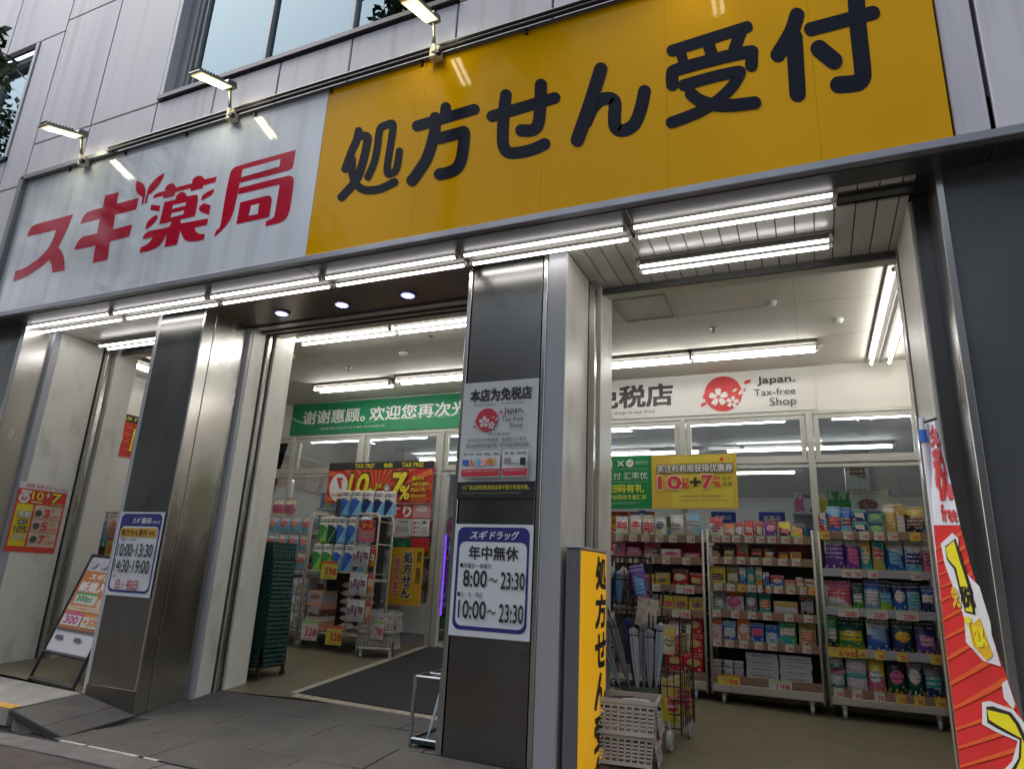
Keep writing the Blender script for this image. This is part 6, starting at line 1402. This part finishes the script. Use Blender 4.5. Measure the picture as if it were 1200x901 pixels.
# products on the inner shelf behind the left doorway
ls = thing('side_shelf', 'shelf of nappy packs seen past the left pillar', 'shelf', (-7.9,5.75,.2))
B(-8.45,-7.6,5.6,6.1,1.2,1.23).build('shelf_board', M_MESH, ls); B(-8.45,-7.6,5.62,6.1,.15,1.2).build('cabinet', M_MESH, ls)
for k, (cols, l) in enumerate(((('lightblue','white','navy'),'white and blue nappy pack on the shelf past the left pillar, left one'),(('lightblue','white','peach'),'white and blue nappy pack on the shelf past the left pillar, right one'))):
    o = pouch_mesh(.36,.42,.16,None).build('nappy_pack', printmat(*cols, 1), None, smooth=True, loc=(0,0,0)); o.location = (-8.1+.37*k,5.68,1.23); tag(o, l, 'nappy pack')
bigtag(-7.72,1.1,.14,.24,5.58,'yellow price sign on the nappy shelf past the left pillar','698',True)
o = B(-.1,.1,0,.2,0,.14).build('teal_box', printmat('teal','white','teal', 0), None, bevel=.004, loc=(0,0,0)); o.location = (-7.85,5.4,fz(-7.85,5.4)+.85); tag(o, 'teal box under the nappy shelf past the left pillar', 'box')
B(-8.0,-7.7,5.35,5.62,.2,fz(-7.85,5.4)+.85).build('plinth', M_MESH, ls)

# ================================================================== street trees and the far side of the street
def tree(label, x, y, hgt, rad, zc, seed, nleaf=5200, low=None):
    rnd = random.Random(seed); t = thing('street_tree', label, 'tree', (x,y,-.1), 'street trees')
    tk = MB(); tk.tube([(x,y,-.1),(x+.05,y,1.5),(x-.05,y+.05,3.2),(x,y,zc),(x+.1,y,zc+1.8)], [.17,.14,.12,.09,.04], 10)
    cl = []
    for k in range(26):
        a = rnd.uniform(0,6.28); e = rnd.uniform(-.35,1.2); r_ = rad*rnd.uniform(.55,1); c = Vector((x+r_*math.cos(a)*math.cos(e), y+r_*.9*math.sin(a)*math.cos(e), zc+.6+hgt*.5*math.sin(e)*rnd.uniform(.7,1)))
        cl.append((c, rnd.uniform(.45,.85))); s0 = Vector((x,y,zc-.8+rnd.uniform(0,1.6))); tk.tube([s0,(s0+c)/2+Vector((0,0,.25)),c], [.05,.03,.01], 5)
    if low: 
        for c in low: cl.append((Vector(c), .24)); tk.tube([(x,y,zc-.6),(Vector((x,y,zc))+Vector(c))/2+Vector((0,0,.2)),c], [.05,.03,.008], 5)
    tk.build('trunk', M_BARK, t)
    lf = MB()
    for k in range(nleaf):
        c, r_ = cl[rnd.randrange(len(cl))]; v = Vector((rnd.gauss(0,1),rnd.gauss(0,1),rnd.gauss(0,.8))); v = v.normalized()*r_*rnd.random()**.45; p = c+v
        s_ = rnd.uniform(.05,.09); u = Vector((rnd.gauss(0,1),rnd.gauss(0,1),rnd.gauss(0,.6))).normalized(); w = u.cross(Vector((rnd.gauss(0,1),rnd.gauss(0,1),rnd.gauss(0,1)))).normalized()
        lf.add([p-u*s_, p-w*s_*.55+u*s_*.1, p-w*s_*.3+u*s_*.6, p+u*s_*1.1, p+w*s_*.3+u*s_*.6, p+w*s_*.55+u*s_*.1], [(0,1,2,3,4,5)])
    lf.build('crown', M_LEAF, t)
pA = onY(2, 16, 2.3); pB = onY(-6, 60, 2.3)
tree('tall street tree behind the camera, mirrored in the middle upper window', -3.9,.9,4.0,1.4,7.6,8)
tree('street tree whose leaves hang into the top left corner of the picture', -7.1,1.3,2.6,1.3,4.6,3, low=[(pA.x-.42,2.3,pA.z-.02),(pB.x-.34,2.3,pB.z+.0)])
tree('second street tree farther along the pavement, mirrored in the left window', -14,1.2,5.5,2.4,6.6,4)
tree('third street tree to the right behind the camera, mirrored in the yellow sign', 4.5,-1.2,5.5,2.4,6.0,5)
def block(label, x0, x1, y, hgt, m, seed):
    y -= 6
    b = thing('opposite_building', label, 'building', ((x0+x1)/2,y,-.3)); B(x0,x1,y-8,y,-.3,hgt).build('walls', m, b)
    fl = int(hgt/3.2); wn = MB(); n = int((x1-x0)/2.4)
    for i in range(fl):
        for k in range(n):
            xa = x0+.5+k*(x1-x0-.8)/n; z = .6+i*3.2; B(xa,xa+1.5,y-.02,y+.03,z,z+1.7).build('window', M_WINGLASS if False else mat('far_window', (.05,.06,.07), .1), b)
block('long dark office block far along the street to the left', -75,-27,-15,19, mat('far_wall_d', (.13,.135,.13), .8), 4)  # unseen block added so the left pillar mirrors dark instead of bright sky
block('grey office block across the street, mirrored in the steel pillars', -26,-11,-15,15, mat('far_wall_a', (.16,.16,.16), .8), 1)
block('brown brick block across the street, mirrored in the middle pillar', -10.5,3,-15,12, mat('far_wall_b', (.12,.1,.09), .8), 2)
block('pale tiled block across the street behind the camera', 3.5,18,-15,17, mat('far_wall_c', (.22,.21,.2), .8), 3)

# ------------------------------------------------------------------ tidy
bpy.data.objects.remove(_fo)
for o in bpy.data.objects:
    if '_w' in o: del o['_w']
